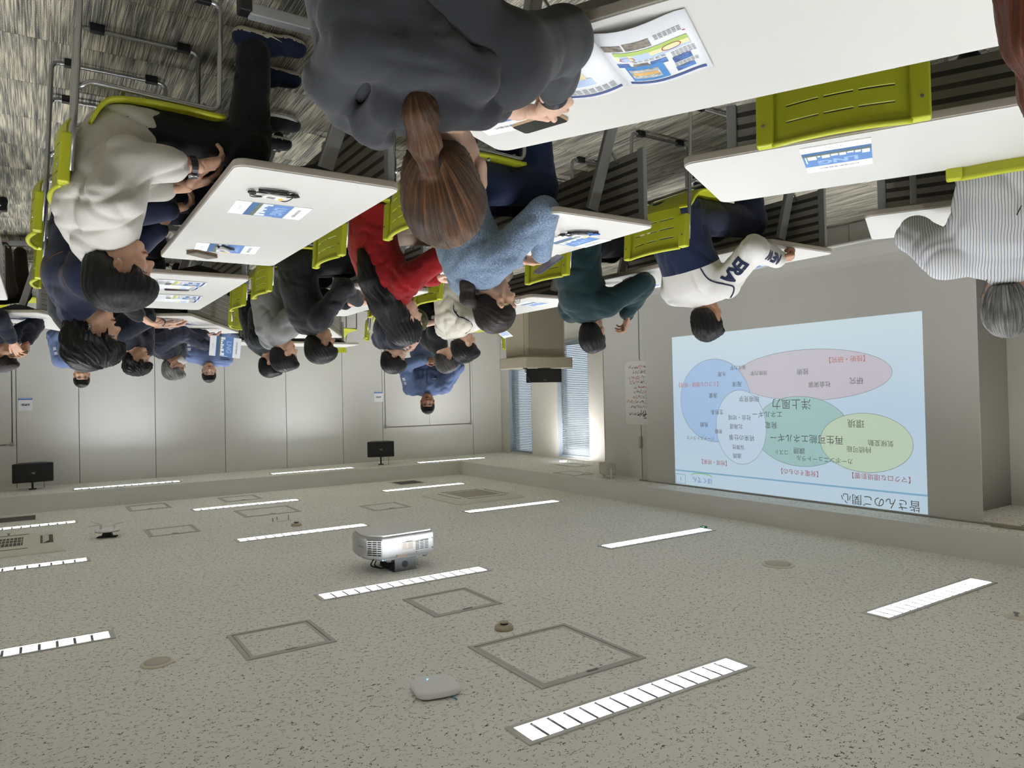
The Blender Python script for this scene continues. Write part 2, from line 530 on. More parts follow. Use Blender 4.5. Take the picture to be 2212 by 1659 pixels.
# ------------------------------------------------------------------ ceiling lamps
lamp_frame = MB()
for lo, hi in (((-FW / 2, -FD / 2), (FW / 2, -HD / 2)), ((-FW / 2, HD / 2), (FW / 2, FD / 2)), ((-FW / 2, -HD / 2), (-HW / 2, HD / 2)), ((HW / 2, -HD / 2), (FW / 2, HD / 2))):
    lamp_frame.box((lo[0], lo[1], -0.006), (hi[0], hi[1], 0.001))
ME_LFRAME = lamp_frame.mesh('frame', mat('lamp_trim', (205, 204, 198), 0.5))
DEP = 0.074
ME_LHOUSE = MB().box((-HW / 2 - 0.003, -HD / 2 - 0.003, 0), (HW / 2 + 0.003, -HD / 2, DEP)).box((-HW / 2 - 0.003, HD / 2, 0), (HW / 2 + 0.003, HD / 2 + 0.003, DEP)) \
    .box((-HW / 2 - 0.003, -HD / 2, 0), (-HW / 2, HD / 2, DEP)).box((HW / 2, -HD / 2, 0), (HW / 2 + 0.003, HD / 2, DEP)).box((-HW / 2 - 0.003, -HD / 2 - 0.003, DEP), (HW / 2 + 0.003, HD / 2 + 0.003, DEP + 0.004)).mesh('housing', mat('lamp_housing', (150, 152, 154), 0.4))
ME_LDIFF = MB().add([(-HW / 2, -HD * 0.42, DEP - 0.012), (-HW / 2, HD * 0.42, DEP - 0.012), (HW / 2, HD * 0.42, DEP - 0.012), (HW / 2, -HD * 0.42, DEP - 0.012)], [(0, 1, 2, 3)]).mesh('diffuser', M_LAMP)
# a louvre blade is a thin wedge with a curved foot
ME_BLADE = MB().prism([(-0.0075, 0.0), (0.0075, 0.0), (0.004, 0.016), (0.0012, 0.05), (-0.0012, 0.05), (-0.004, 0.016)], -HD / 2, HD / 2, Matrix.Rotation(R(90), 4, 'X')).mesh('louvre_blade', M_REFL)
NBL = 14
far_blades = MB()
for i in range(NBL):
    x = -HW / 2 + HW * (i + 1) / (NBL + 1)
    far_blades.prism([(-0.0075 + x, 0.0), (0.0075 + x, 0.0), (0.0012 + x, 0.05), (-0.0012 + x, 0.05)], -HD / 2, HD / 2, Matrix.Rotation(R(90), 4, 'X'))
ME_BLADES = far_blades.mesh('louvre', M_REFL)


ME_LDIFFW = ME_LDIFF.copy(); ME_LDIFFW.materials.clear(); ME_LDIFFW.materials.append(mat('soffit_lamp_diffuser', (255, 255, 255), 0.5, emit=(245, 249, 255), es=LAMP * 0.6))


def lamp(x, y, z, label, group, near):
    t = thing('ceiling_light', label, 'light', TR(x, y, z), group)
    link('frame', ME_LFRAME, t); link('housing', ME_LHOUSE, t); link('diffuser', ME_LDIFF if z > 2.7 else ME_LDIFFW, t)
    if near:
        for i in range(NBL):
            link('louvre_blade', ME_BLADE, t, Matrix.Translation((-HW / 2 + HW * (i + 1) / (NBL + 1), 0, 0)))
    else:
        tag(link('louvre', ME_BLADES, t), kind='stuff')
    return t


LAMP_LABEL = {(-2.12, 2.28): 'louvred strip light beside the large ceiling hatch and the white access point', (-2.12, 4.60): 'louvred strip light right beside the projector bracket',
              (-2.12, 6.92): 'louvred strip light running behind the projector towards a smoke detector', (-2.12, 9.20): 'louvred strip light between the wide hatch and the bulkhead hatch',
              (-4.53, 2.28): 'louvred strip light close to the round sensor plate with metal nozzle', (-4.53, 4.60): 'louvred strip light with a small green tag on its end',
              (-4.53, 6.92): 'louvred strip light alongside the four-way air conditioner, nearer the screen', (-4.53, 9.20): 'louvred strip light between the four-way air conditioner and a grey vent',
              (0.30, 4.60): 'louvred strip light ending near the flat round ceiling disc', (0.30, 6.92): 'louvred strip light alongside the barred air conditioner, nearer the projector',
              (0.30, 9.20): 'louvred strip light between the barred air conditioner and the bulkhead vent'}
for x, y in MAIN_L:
    near = math.hypot(x, y) < 6.2 and y > 1 and x < 1
    t = lamp(x, y, HC, LAMP_LABEL.get((x, y), 'louvred strip light over the rear aisle of the room'), 'louvred strip lights of the raised ceiling', near)
    if (x, y) == (-4.53, 4.60):
        MB().box((-0.66, 0.04, -0.02), (-0.62, 0.09, 0)).build('green_tag', mat('green_tag', (60, 120, 90), 0.5), t)
for (x, y), lab in zip(WASH, ('soffit strip light next to the loudspeaker by the edge door', 'soffit strip light above the middle wall panels, between the two loudspeakers', 'soffit strip light above the double door')):
    lamp(x, y, HS, lab, 'strip lights of the lowered soffit', False)

# ------------------------------------------------------------------ projection screen with the projected slide
SX = -6.10
scr = thing('projection_screen', 'large white roll-down projection screen hanging in front of the pier', 'screen', TR(SX, 0, 0))
M_SCREEN = mat('matt_screen_cloth', (205, 203, 196), 0.8, noise=(0.6, 0.015))
prof = [(0.0, HS), (0.0, 0.42), (0.004, 0.36), (0.014, 0.3), (0.022, 0.255), (0.024, 0.225)]
sh = MB()
for (x0, z0), (x1, z1) in zip(prof[:-1], prof[1:]):
    sh.add([(x0, 2.68, z0), (x1, 2.68, z1), (x1, 6.35, z1), (x0, 6.35, z0)], [(0, 1, 2, 3)])
bm = sh.build('screen_cloth', M_SCREEN, scr, solid=0.004)
MB().tube([(0.018, 2.68, 0.215), (0.018, 6.35, 0.215)], 0.017, 10).build('weight_bar', M_WPLAST, scr, smooth=True)
for y in (2.9, 4.0, 6.1):
    MB().box((-0.02, y - 0.05, 0.185), (0.05, y + 0.05, 0.2)).build('end_stop', M_BLACK, scr)
MB().box((-0.05, 2.55, HS - 0.012), (0.012, 6.5, HS + 0.002)).build('ceiling_slot', mat('slot_trim', (150, 148, 140), 0.6), scr)


def emis(name, rgb, k=1.0):
    """a patch of projected picture: the screen cloth lit by the projector"""
    return mat(name, (138, 138, 136), 0.8, emit=rgb, es=0.66 * k)


slide = thing('projected_slide', 'pale blue projected slide with coloured ovals and Japanese lettering', 'slide', basis((0, 1, 0), (0, 0, 1), (1, 0, 0), (SX + 0.0035, 0, 0)))
E_BG = emis('slide_sky', (196, 224, 244)); E_LINE = emis('slide_line', (120, 180, 214)); E_TXT = emis('slide_text', (84, 90, 92), 0.35)
E_TITLE = emis('slide_title', (70, 74, 78), 0.3); E_RED = emis('slide_red', (168, 58, 62), 0.8); E_ORANGE = emis('slide_orange', (206, 96, 86), 0.8)
E_BLUE = emis('slide_logo', (40, 86, 190)); E_GREEN = emis('slide_logo_green', (120, 196, 60)); E_OUT = emis('slide_outline', (96, 112, 124), 0.6)


def bgmat():
    k = NB('slide_gradient')
    tc = k.n('TexCoord'); sp = k.n('SeparateXYZ'); k.l(tc.outputs['Object'], sp.inputs[0])
    v = k.math('MULTIPLY', k.math('SUBTRACT', sp.outputs['Y'], 0.88), 1 / 1.7)
    c = k.ramp(v, [(0.0, lin((214, 236, 246))), (0.5, lin((196, 224, 248))), (1.0, lin((202, 228, 246)))])
    k.l(c, k.b.inputs['Emission Color']); k.b.inputs['Emission Strength'].default_value = 0.66
    k.b.inputs['Base Color'].default_value = (0.25, 0.25, 0.25, 1); k.b.inputs['Roughness'].default_value = 0.8
    return k.m


MB().add([(3.093, 0.885, 0), (5.905, 0.885, 0), (5.905, 2.565, 0), (3.093, 2.565, 0)], [(0, 1, 2, 3)]).build('slide_picture', bgmat(), slide)
lay = [0.0]


def layer():
    lay[0] += 0.0006
    return lay[0]


def oval(name, cy, cz, ry, rz, m):
    z = layer(); n = 72
    pts = [(cy + ry * math.cos(2 * PI * i / n), cz + rz * math.sin(2 * PI * i / n), z) for i in range(n)]
    o = MB().add(pts, [tuple(range(n))]).build(name, m, slide)
    ins = [(cy + (ry - 0.0035) * math.cos(2 * PI * i / n), cz + (rz - 0.0035) * math.sin(2 * PI * i / n), z + 0.0003) for i in range(n)]
    out = [(p[0], p[1], z + 0.0003) for p in pts]
    MB().add(out + ins, [(i, (i + 1) % n, n + (i + 1) % n, n + i) for i in range(n)]).build('outline', E_OUT, o)


oval('pink_oval', 4.189, 1.378, 0.836, 0.244, emis('slide_pink', (206, 200, 214)))
oval('blue_oval', 5.311, 1.614, 0.482, 0.449, emis('slide_blue', (166, 204, 246)))
oval('teal_oval', 4.270, 1.916, 0.527, 0.338, emis('slide_teal', (160, 206, 206)))
oval('white_oval', 4.966, 1.894, 0.321, 0.388, emis('slide_white', (204, 228, 250)))
oval('green_oval', 3.623, 1.997, 0.430, 0.263, emis('slide_palegreen', (200, 224, 196)))
MB().box((3.093, 2.402, 0.0002), (5.905, 2.418, 0.0012)).build('rule_line', E_LINE, slide)
SLIDE_TEXT = [('皆さんのご関心', 3.505, 2.510, 0.702, 't'), ('【マクロな環境影響】', 3.484, 2.294, 0.516, 'r'), ('【発電そのもの】', 4.282, 2.313, 0.399, 'r'), ('【地域・将来】', 5.325, 2.285, 0.341, 'r'), ('【ミクロな環境・経済】', 5.525, 1.438, 0.566, 'o'), ('【技術・研究】', 3.764, 1.250, 0.343, 'o'), ('カーボンニュートラル', 4.023, 2.174, 0.575, 'k'), ('持続可能', 3.674, 2.061, 0.231, 'k'), ('気候変動', 3.472, 1.996, 0.227, 'k'), ('環境', 3.695, 1.830, 0.156, 'k'), ('再生可能エネルギー', 4.209, 1.987, 0.777, 'k'), ('課題', 4.277, 2.104, 0.124, 'k'), ('コスト', 4.475, 2.128, 0.150, 'k'), ('発電', 4.587, 1.866, 0.140, 'k'), ('エネルギー', 4.631, 1.758, 0.353, 'k'), ('洋上風力', 4.351, 1.656, 0.425, 'k'), ('進路', 5.016, 2.197, 0.110, 'k'), ('採算性', 4.999, 2.104, 0.153, 'k'), ('将来の仕事', 4.953, 2.004, 0.325, 'k'), ('北海道', 5.017, 1.891, 0.172, 'k'), ('社会・地域', 4.974, 1.796, 0.288, 'k'), ('現場見学', 4.845, 1.602, 0.254, 'k'), ('景観', 5.253, 1.948, 0.100, 'k'), ('バードストライク', 5.513, 2.031, 0.392, 'k'), ('鳥類', 5.452, 1.878, 0.114, 'k'), ('生態系', 5.270, 1.742, 0.168, 'k'), ('漁業', 5.317, 1.562, 0.118, 'k'), ('海洋', 4.991, 1.446, 0.125, 'k'), ('水産', 5.189, 1.336, 0.110, 'k'), ('海洋力学', 4.973, 1.275, 0.201, 'k'), ('流体力学', 4.716, 1.341, 0.200, 'k'), ('技術', 4.217, 1.346, 0.124, 'k'), ('社会実装', 4.045, 1.472, 0.231, 'k'), ('研究', 3.679, 1.447, 0.128, 'k'), ('ほくでん', 5.504, 2.497, 0.276, 'b'), ('1', 5.818, 2.502, 0.021, 'k')]
for s, y, z, w, c in SLIDE_TEXT:
    m = {'t': E_TITLE, 'r': E_RED, 'o': E_ORANGE, 'k': E_TXT, 'b': E_BLUE}[c]
    link('slide_lettering', text_mesh(s, 0.1 if s != '1' else 0.06, m, w if s != '1' else None), slide, Matrix.Translation((y, z, 0.0056)))
arc = MB()
pts = [(5.504 + 0.151 * math.cos(R(a)), 2.455 - 0.03 * math.sin(R(a))) for a in range(0, 181, 12)]
arc.add([(p[0], p[1], 0.0056) for p in pts] + [(p[0], p[1] - 0.008, 0.0056) for p in pts], [(i, i + 1, len(pts) + i + 1, len(pts) + i) for i in range(len(pts) - 1)])
arc.build('logo_arc', E_GREEN, slide)
pb = MB()
for lo, hi in (((5.746, 2.450), (5.749, 2.554)), ((5.889, 2.450), (5.892, 2.554)), ((5.746, 2.450), (5.892, 2.453)), ((5.746, 2.551), (5.892, 2.554))):
    pb.box((lo[0], lo[1], 0.005), (hi[0], hi[1], 0.0056))
pb.build('page_box', E_OUT, slide)
# ------------------------------------------------------------------ flip-top tables (sitters face local +x)
TH = 0.72


def make_table():
    t = thing('folding_table', 'x', 'table')
    MB().prism(rrect(0.594, 1.794, 0.04), TH - 0.004, TH).build('table_top', M_TOP, t)
    MB().prism(rrect(0.6, 1.8, 0.042), TH - 0.03, TH - 0.003).build('edge_band', M_EDGE, t, bevel=0.004, seg=2)
    for s in (-1, 1):
        y = s * 0.70
        lg = MB().bar((-0.2, y, 0.085), (0.27, y, 0.085), 0.05, 0.045).build('foot_bar', M_LEG, t, bevel=0.006)
        for x in (-0.215, 0.285):
            w = MB().tube([(x, y - 0.024, 0.028), (x, y + 0.024, 0.028)], 0.028, 14).build('caster', M_BLACK, lg, smooth=False)
            MB().box((x - 0.022, y - 0.03, 0.035), (x + 0.022, y + 0.03, 0.1)).build('caster_fork', M_BLACK, lg, bevel=0.006)
        MB().bar((0.245, y, 0.10), (0.06, y, 0.665), 0.03, 0.06).build('leg', M_LEG, t, bevel=0.006)
        MB().prism([(-0.17, 0), (0.2, 0), (0.2, -0.02), (0.1, -0.06), (0.02, -0.075), (-0.06, -0.05), (-0.17, -0.02)], -0.022, 0.022,
                   basis((1, 0, 0), (0, 0, 1), (0, -1, 0), (0, y, TH - 0.028))).build('bracket', M_BLACK, t)
        MB().tube(fillet([(0.2, y, 0.30), (0.27, y - s * 0.02, 0.36), (0.30, y - s * 0.05, 0.345), (0.315, y - s * 0.05, 0.37)], 0.02), 0.006, 6).build('bag_hook', M_STEEL, t, smooth=True)
        MB().box((0.262, s * 0.845 - 0.02, 0.33), (0.286, s * 0.845 + 0.02, 0.685)).build('panel_end_strip', M_LEG, t, bevel=0.003)
    MB().bar((0.03, -0.69, 0.655), (0.03, 0.69, 0.655), 0.05, 0.04).build('cross_beam', M_BLACK, t)
    me = MB().box((-0.004, -0.83, 0.0), (0.004, 0.83, 0.044)).mesh('panel_slat', M_DKGREY)
    for i in range(7):
        link('panel_slat', me, t, Matrix.Translation((0.271, 0, 0.337 + i * 0.0498)) @ Matrix.Rotation(R(9), 4, 'Y'))
    MB().box((0.2715, -0.83, 0.335), (0.2735, 0.83, 0.68)).build('panel_backing', mat('modesty_panel', (70, 68, 64), 0.7), t)
    return t


NEAR_H, FAR_H = 152.7, 206.0
TABLES = [  # key, x, y, heading, label
    ('L', -0.85, 3.38, 180, 'white folding table holding two blue brochures, a tangle of black earphones and a brown phone'),
    ('L2', -0.85, 5.72, 180, 'white folding table with open magazines and a slim black phone'),
    ('L3', -1.29, 8.06, FAR_H, 'white folding table under the hand with a square smartwatch'),
    ('M', -2.16, 3.37, 180, 'white folding table in front of the woman in the blue-grey sweater'),
    ('M2', -2.16, 5.73, 180, 'white folding table under the black-shirted man\'s clasped hands'),
    ('M3', -2.63, 8.33, FAR_H, 'white folding table past the man in the grey T-shirt'),
    ('R', -3.59, 3.36, 180, 'white folding table under the fist of the navy and white jersey'),
    ('R2', -3.62, 5.65, 180, 'white folding table between the teal sweater and the lectern'),
    ('F', -1.397, 1.003, NEAR_H, 'white folding table with the open magazine and phone beside the grey hoodie'),
    ('FR', -2.544, 1.081, NEAR_H, 'white folding table with a single brochure and an empty lime chair pushed in'),
    ('FR2', -3.864, 1.20, NEAR_H, 'white folding table in front of the grey-haired man in a striped shirt'),
    ('Z2', 0.49, 5.63, 180, 'white folding table beside the brown trousers'),
    ('Z3', -0.125, 8.27, FAR_H, 'white folding table in front of the person with folded hands'),
    ('W1', -3.06, 10.40, 90, 'white table standing across the room below the panel wall behind the black-haired heads'),
    ('W2', -1.22, 10.42, 90, 'white table standing across the room below the panel wall behind the blue jackets'),
]
proto_t = make_table()
TBL = {}
for i, (k, x, y, h, lab) in enumerate(TABLES):
    M = TR(x, y, 0, h)
    if i == 0:
        proto_t.matrix_basis = M; proto_t['label'] = lab; proto_t['group'] = 'white folding tables'; TBL[k] = (proto_t, M)
    else:
        TBL[k] = (copy_tree(proto_t, M, label=lab), M)

# ------------------------------------------------------------------ lime stacking chairs (sitter faces local +x)


def surf(fu, us, vs, skip=lambda i, j: False):
    mb = MB()
    for u in us:
        for v in vs:
            mb.v.append(tuple(fu(u, v)))
    n = len(vs)
    for i in range(len(us) - 1):
        for j in range(n - 1):
            if skip(i, j): continue
            mb.f.append([i * n + j, i * n + j + 1, (i + 1) * n + j + 1, (i + 1) * n + j]); mb.mi.append(0)
    return mb


def make_chair():
    c = thing('stacking_chair', 'x', 'chair')
    for s in (-1, 1):
        y = 0.222 * s
        p = fillet([(-0.262, y, 0.72), (-0.245, y, 0.50), (-0.222, y, 0.022), (0.225, y, 0.022), (0.212, y, 0.425), (-0.20, y, 0.405), (-0.235, y * 0.97, 0.43)], 0.035)
        fr = MB().tube(p, 0.0095, 10).build('side_frame', M_STEEL, c, smooth=True)
        for x in (-0.15, 0.165):
            MB().box((x - 0.026, y - 0.014, 0.0), (x + 0.026, y + 0.014, 0.034)).build('floor_glide', M_BLACK, fr, bevel=0.003)
    MB().tube([(0.16, -0.222, 0.413), (0.16, 0.222, 0.413)], 0.008, 8).build('seat_rail', M_STEEL, c, smooth=True)
    MB().tube([(-0.1, -0.222, 0.405), (-0.1, 0.222, 0.405)], 0.008, 8).build('seat_rail', M_STEEL, c, smooth=True)

    def seat(u, v):          # u front(0)..rear(1), v -1..1
        x = 0.245 - 0.475 * u
        w = 0.232 - 0.045 * max(0, u - 0.72) ** 1.0 / 0.28 - 0.03 * max(0, 0.06 - u) / 0.06
        z = 0.438 - 0.012 * math.sin(PI * min(1, u * 1.1)) + (0.085 * ((u - 0.8) / 0.2) ** 2 if u > 0.8 else 0) - (0.02 * ((0.1 - u) / 0.1) ** 2 if u < 0.1 else 0)
        z += 0.012 * abs(v) ** 3
        if u > 0.8: x += 0.03 * ((u - 0.8) / 0.2)
        return (x, w * v, z)
    surf(seat, [i / 18 for i in range(19)], [-1 + i / 6 for i in range(13)]).build('seat', M_LIME, c, smooth=True, solid=0.014, sub=1)
    # backrest shell with three rows of slots
    rows = [0.0, 0.05, 0.12, 0.22, 0.33, 0.36, 0.45, 0.53, 0.56, 0.65, 0.735, 0.765, 0.84, 0.9, 0.95, 1.0]
    slot = {4, 7, 10}
    cols = [-1 + i / 14 for i in range(29)]

    def back(u, v):          # u low(0)..top(1)
        z = 0.515 + 0.245 * u
        hw = 0.185 if u >= 0.34 else 0.150 + 0.035 * (u / 0.34) ** 0.7
        x = -0.262 - 0.075 * (z - 0.5) - 0.03 * (1 - v * v)
        if u > 0.93: x -= 0.006 * (u - 0.93) / 0.07
        if u < 0.1: x += 0.012 * (0.1 - u) / 0.1
        return (x, hw * v, z)
    bk = surf(back, rows, cols, lambda i, j: i in slot and 3 <= j <= 24 and j not in (10, 17)).build('backrest', M_LIME, c, smooth=False, solid=0.007)
    MB().tube([back(1.0, -1 + i / 8) for i in range(17)], 0.0095, 8).build('top_rim', M_LIME, bk, smooth=True)
    for s in (-1, 1):
        M = Matrix.Translation((-0.272, s * 0.207, 0.675)) @ Matrix.Rotation(R(-4), 4, 'Y')
        MB().box((-0.022, -0.026, -0.085), (0.014, 0.026, 0.088)).build('side_flange', M_LIME, bk, M, bevel=0.008, seg=3)
        MB().lathe([(0.005, 0), (0.005, 0.003), (0.001, 0.004)], 8, Matrix.Rotation(R(-90), 4, 'Y')).build('screw', M_STEEL, bk, Matrix.Translation((-0.297, s * 0.211, 0.7)))
    return c


CHAIRS = [
    ('c1', -0.50, 1.16, NEAR_H, 'lime stacking chair under the person in the grey hoodie'),
    ('cR', -1.06, 0.16, NEAR_H, 'lime stacking chair under the person with long auburn hair'),
    ('cE', -2.215, 1.345, NEAR_H, 'empty lime stacking chair pushed in under the table with a single brochure'),
    ('cS', -3.12, 1.225, NEAR_H, 'lime stacking chair behind the back of the striped shirt'),
    ('c2', -0.355, 3.03, 180, 'lime stacking chair under the person in the loose light grey shirt'),
    ('c3', -0.28, 3.87, 180, 'lime stacking chair under the person in the denim jacket'),
    ('c4', -0.28, 5.25, 180, 'lime stacking chair behind the denim jacket at the next table'),
    ('cB', -1.66, 2.93, 180, 'lime stacking chair under the woman in the blue-grey sweater'),
    ('cRed', -1.60, 3.80, 180, 'lime stacking chair under the woman in the red sweater'),
    ('cBlk', -1.60, 5.22, 180, 'lime stacking chair under the man in the black long-sleeved top'),
    ('cGry', -1.62, 6.05, 180, 'lime stacking chair under the man in the grey T-shirt'),
    ('cNE', -3.06, 2.80, 180, 'lime stacking chair under the navy and white jersey'),
    ('cT', -3.05, 3.78, 180, 'lime stacking chair under the dark teal sweater'),
    ('cC', -2.86, 5.12, 180, 'lime stacking chair under the cream jersey with navy piping'),
    ('cO', -2.85, 6.08, 180, 'lime stacking chair under the olive and navy vest'),
    ('cN', -0.55, 7.67, FAR_H, 'lime stacking chair under the man in the navy T-shirt'),
    ('cW', -0.92, 8.43, FAR_H, 'lime stacking chair under the masked man in the navy windbreaker'),
    ('cD', -1.93, 7.55, FAR_H, 'lime stacking chair under the dark T-shirt behind the grey one'),
    ('cZ', 0.56, 7.95, FAR_H, 'lime stacking chair under the person with folded hands'),
    ('cZb', 0.22, 8.78, FAR_H, 'empty lime chair behind the table of the person with folded hands'),
    ('cX1', -6.15, 10.1, 35, 'empty lime chair facing the panel wall door, beside the narrow window'),
    ('cX2', -6.55, 9.65, 20, 'empty lime chair tucked behind the lectern'),
    ('cX3', -3.45, 7.05, 200, 'lime stacking chair under the person with grey-streaked hair'),
    ('cX4', -3.75, 8.55, 205, 'empty lime chair with seat showing between olive vest and black-haired man'),
    ('cW3', -3.95, 10.98, 270, 'empty lime chair behind the white cross table, below the small wall sign'),
    ('cW4', -2.95, 10.98, 270, 'empty lime chair behind the white cross table, past the black-haired man'),
    ('cB1', -0.42, 9.78, 264, 'lime stacking chair under the blue jacket with two sleeve badges'),
    ('cB2', -1.80, 9.55, 264, 'lime stacking chair under the blue jacket behind the held brochure'),
]
proto_c = make_chair()
for i, (k, x, y, h, lab) in enumerate(CHAIRS):
    M = TR(x, y, 0, h)
    if i == 0:
        proto_c.matrix_basis = M; proto_c['label'] = lab; proto_c['group'] = 'lime stacking chairs'
    else:
        copy_tree(proto_c, M, label=lab)

# ------------------------------------------------------------------ things on the ceiling
M_ALU = mat('hatch_aluminium', (190, 189, 182), 0.45, 0.15)
M_HDARK = mat('hatch_gap', (96, 95, 90), 0.8)


def hatch(x, y, w, d, z, label, group=None, light=False):
    t = thing('access_hatch', label, 'hatch', TR(x, y, z), group)
    ring = MB()
    for a, b, zz in ((w / 2, 0.022, -0.006), (w / 2 - 0.026, 0.018, -0.004)):
        c = a + d / 2 - w / 2
        ring.box((-a, -c, zz), (a, -c + b, 0.0)); ring.box((-a, c - b, zz), (a, c, 0.0)); ring.box((-a, -c + b, zz), (-a + b, c - b, 0.0)); ring.box((a - b, -c + b, zz), (a, c - b, 0.0))
    ring.build('hatch_frame', M_ALU, t)
    MB().box((-w / 2 + 0.02, -d / 2 + 0.02, -0.001), (w / 2 - 0.02, d / 2 - 0.02, 0)).build('shadow_gap', M_HDARK, t)
    MB().box((-w / 2 + 0.044, -d / 2 + 0.044, -0.003), (w / 2 - 0.044, d / 2 - 0.044, -0.0005)).build('hatch_panel', MATS['rockwool_ceiling'], t)
    MB().box((-0.03, -d / 2 + 0.024, -0.009), (0.03, -d / 2 + 0.036, -0.003)).build('latch', M_STEEL, t)


hatch(-2.125, 2.905, 0.62, 0.65, HC, 'large square ceiling hatch beside the ivory smoke detector', 'ceiling hatches')
for x, y, lab in ((-2.14, 4.0, 'square ceiling hatch with bright aluminium edges next to the strip light by the projector'), (-1.07, 3.95, 'square ceiling hatch near the flat round ceiling speaker'),
                  (-3.38, 7.93, 'square ceiling hatch beside the four-way air conditioner'), (-1.09, 7.9, 'faintly outlined square hatch beside the three-antenna access point'),
                  (-1.1, 9.87, 'square hatch close to the bulkhead, next to the grey vent'), (-2.18, 9.88, 'square hatch close to the bulkhead above the strip light')):
    hatch(x, y, 0.46, 0.46, HC, lab, 'ceiling hatches')
hatch(-2.18, 8.52, 0.62, 0.56, HC, 'wide ceiling hatch beside the four small ceiling pins', 'ceiling hatches')
hatch(-3.36, 1.05, 0.46, 0.46, HC, 'ceiling hatch at the edge of view beyond the small round sensor', 'ceiling hatches')
hatch(-6.69, 8.56, 0.34, 0.5, HS, 'hatch in the soffit between window and downlight', 'soffit hatches')
hatch(-6.0, 7.68, 0.34, 0.48, HS, 'hatch in the soffit beside the white wall speaker', 'soffit hatches')


def vent(x, y, w, d, label):
    t = thing('ceiling_vent', label, 'vent', TR(x, y, HC), 'ceiling vents')
    ring = MB()
    a, c, b = w / 2, d / 2, 0.025
    ring.box((-a, -c, -0.007), (a, -c + b, 0.0)); ring.box((-a, c - b, -0.007), (a, c, 0.0)); ring.box((-a, -c + b, -0.007), (-a + b, c - b, 0)); ring.box((a - b, -c + b, -0.007), (a, c - b, 0))
    ring.build('vent_frame', M_WPLAST, t)
    MB().box((-a + b, -c + b, -0.001), (a - b, c - b, 0)).build('vent_backing', M_HDARK, t)
    sl = MB().box((-a + b, -0.006, -0.004), (a - b, 0.006, -0.001)).mesh('vent_slat', mat('vent_grey', (120, 119, 114), 0.6))
    n = int((d - 0.06) / 0.022)
    for i in range(n):
        link('vent_slat', sl, t, Matrix.Translation((0, -c + 0.03 + (d - 0.06) * (i + 0.5) / n, 0)) @ Matrix.Rotation(R(20), 4, 'X'))


vent(-4.58, 9.87, 0.44, 0.44, 'square grey return-air vent close to the corner of the raised ceiling')
vent(0.26, 9.87, 0.46, 0.46, 'square grey return-air vent close to the bulkhead at the strip light end')


def cassette(x, y, w, d, label, four):
    t = thing('air_conditioner', label, 'air conditioner', TR(x, y, HC), 'ceiling air conditioners')
    fr = MB()
    o = [(-w / 2, -d / 2), (w / 2, -d / 2), (w / 2, d / 2), (-w / 2, d / 2)]
    s = 0.075
    q = [(-w / 2 + s, -d / 2 + s), (w / 2 - s, -d / 2 + s), (w / 2 - s, d / 2 - s), (-w / 2 + s, d / 2 - s)]
    vs = [(*p, 0.0) for p in o] + [(*p, -0.012) for p in o] + [(*p, -0.045) for p in q]
    fr.add(vs, [(0, 4, 5, 1), (1, 5, 6, 2), (2, 6, 7, 3), (3, 7, 4, 0), (4, 8, 9, 5), (5, 9, 10, 6), (6, 10, 11, 7), (7, 11, 8, 4), (8, 11, 10, 9)])
    fr.build('decor_panel', mat('ac_panel', (228, 225, 212), 0.5), t)
    gw, gd = (w * 0.27, d * 0.27) if four else (w * 0.27, d * 0.22)
    g = MB().box((-gw, -gd, -0.0475), (gw, gd, -0.044)).build('intake_grille', M_HDARK if not four else mat('ac_filter', (176, 171, 156), 0.8), t)
    n = 26
    bar = MB().box((-0.002, -gd, -0.053), (0.002, gd, -0.046)).mesh('grille_bar', mat('ac_panel', (206, 203, 190)))
    if not four:
        for i in range(n):
            link('grille_bar', bar, g, Matrix.Translation((-gw + 2 * gw * (i + 0.5) / n, 0, 0)))
        for yy in (-gd * 0.33, gd * 0.33):
            MB().box((-gw, yy - 0.003, -0.054), (gw, yy + 0.003, -0.046)).build('grille_bar', mat('ac_panel', (206, 203, 190)), g)
    MB().box((-gw - 0.04, -gd - 0.04, -0.0465), (gw + 0.04, gd + 0.04, -0.0445)).build('grille_frame', mat('ac_panel', (206, 203, 190)), t)
    if four:
        for a in range(4):
            M = Matrix.Rotation(R(90 * a), 4, 'Z')
            ol = MB().box((-w * 0.28, -d * 0.385, -0.0465), (w * 0.28, -d * 0.335, -0.0445), M).build('air_outlet', M_HDARK, t)
            MB().box((-w * 0.27, -d * 0.378, -0.05), (w * 0.27, -d * 0.345, -0.047), M).build('flap', mat('ac_panel', (206, 203, 190)), ol)
    else:
        for s in (-1, 1):
            ol = MB().box((s * w * 0.40 - 0.05, -d * 0.22, -0.0465), (s * w * 0.40 + 0.05, d * 0.22, -0.0445)).build('air_outlet', M_HDARK, t)
            MB().box((-0.04, -d * 0.21, -0.002), (0.04, d * 0.21, 0.002)).build('flap', mat('ac_panel', (206, 203, 190)), ol, Matrix.Translation((s * w * 0.40 + 0.02, 0, -0.05)) @ Matrix.Rotation(R(25 * s), 4, 'Y'))
            MB().box((-w * 0.3, s * d * 0.385 - 0.012, -0.0465), (w * 0.3, s * d * 0.385 + 0.012, -0.0445)).build('air_slot', M_HDARK, t)


cassette(-4.56, 7.9, 0.95, 0.95, 'four-way ceiling air conditioner with a square filter grille', True)
cassette(0.52, 7.97, 1.4, 1.04, 'long ceiling air conditioner with a barred intake grille', False)

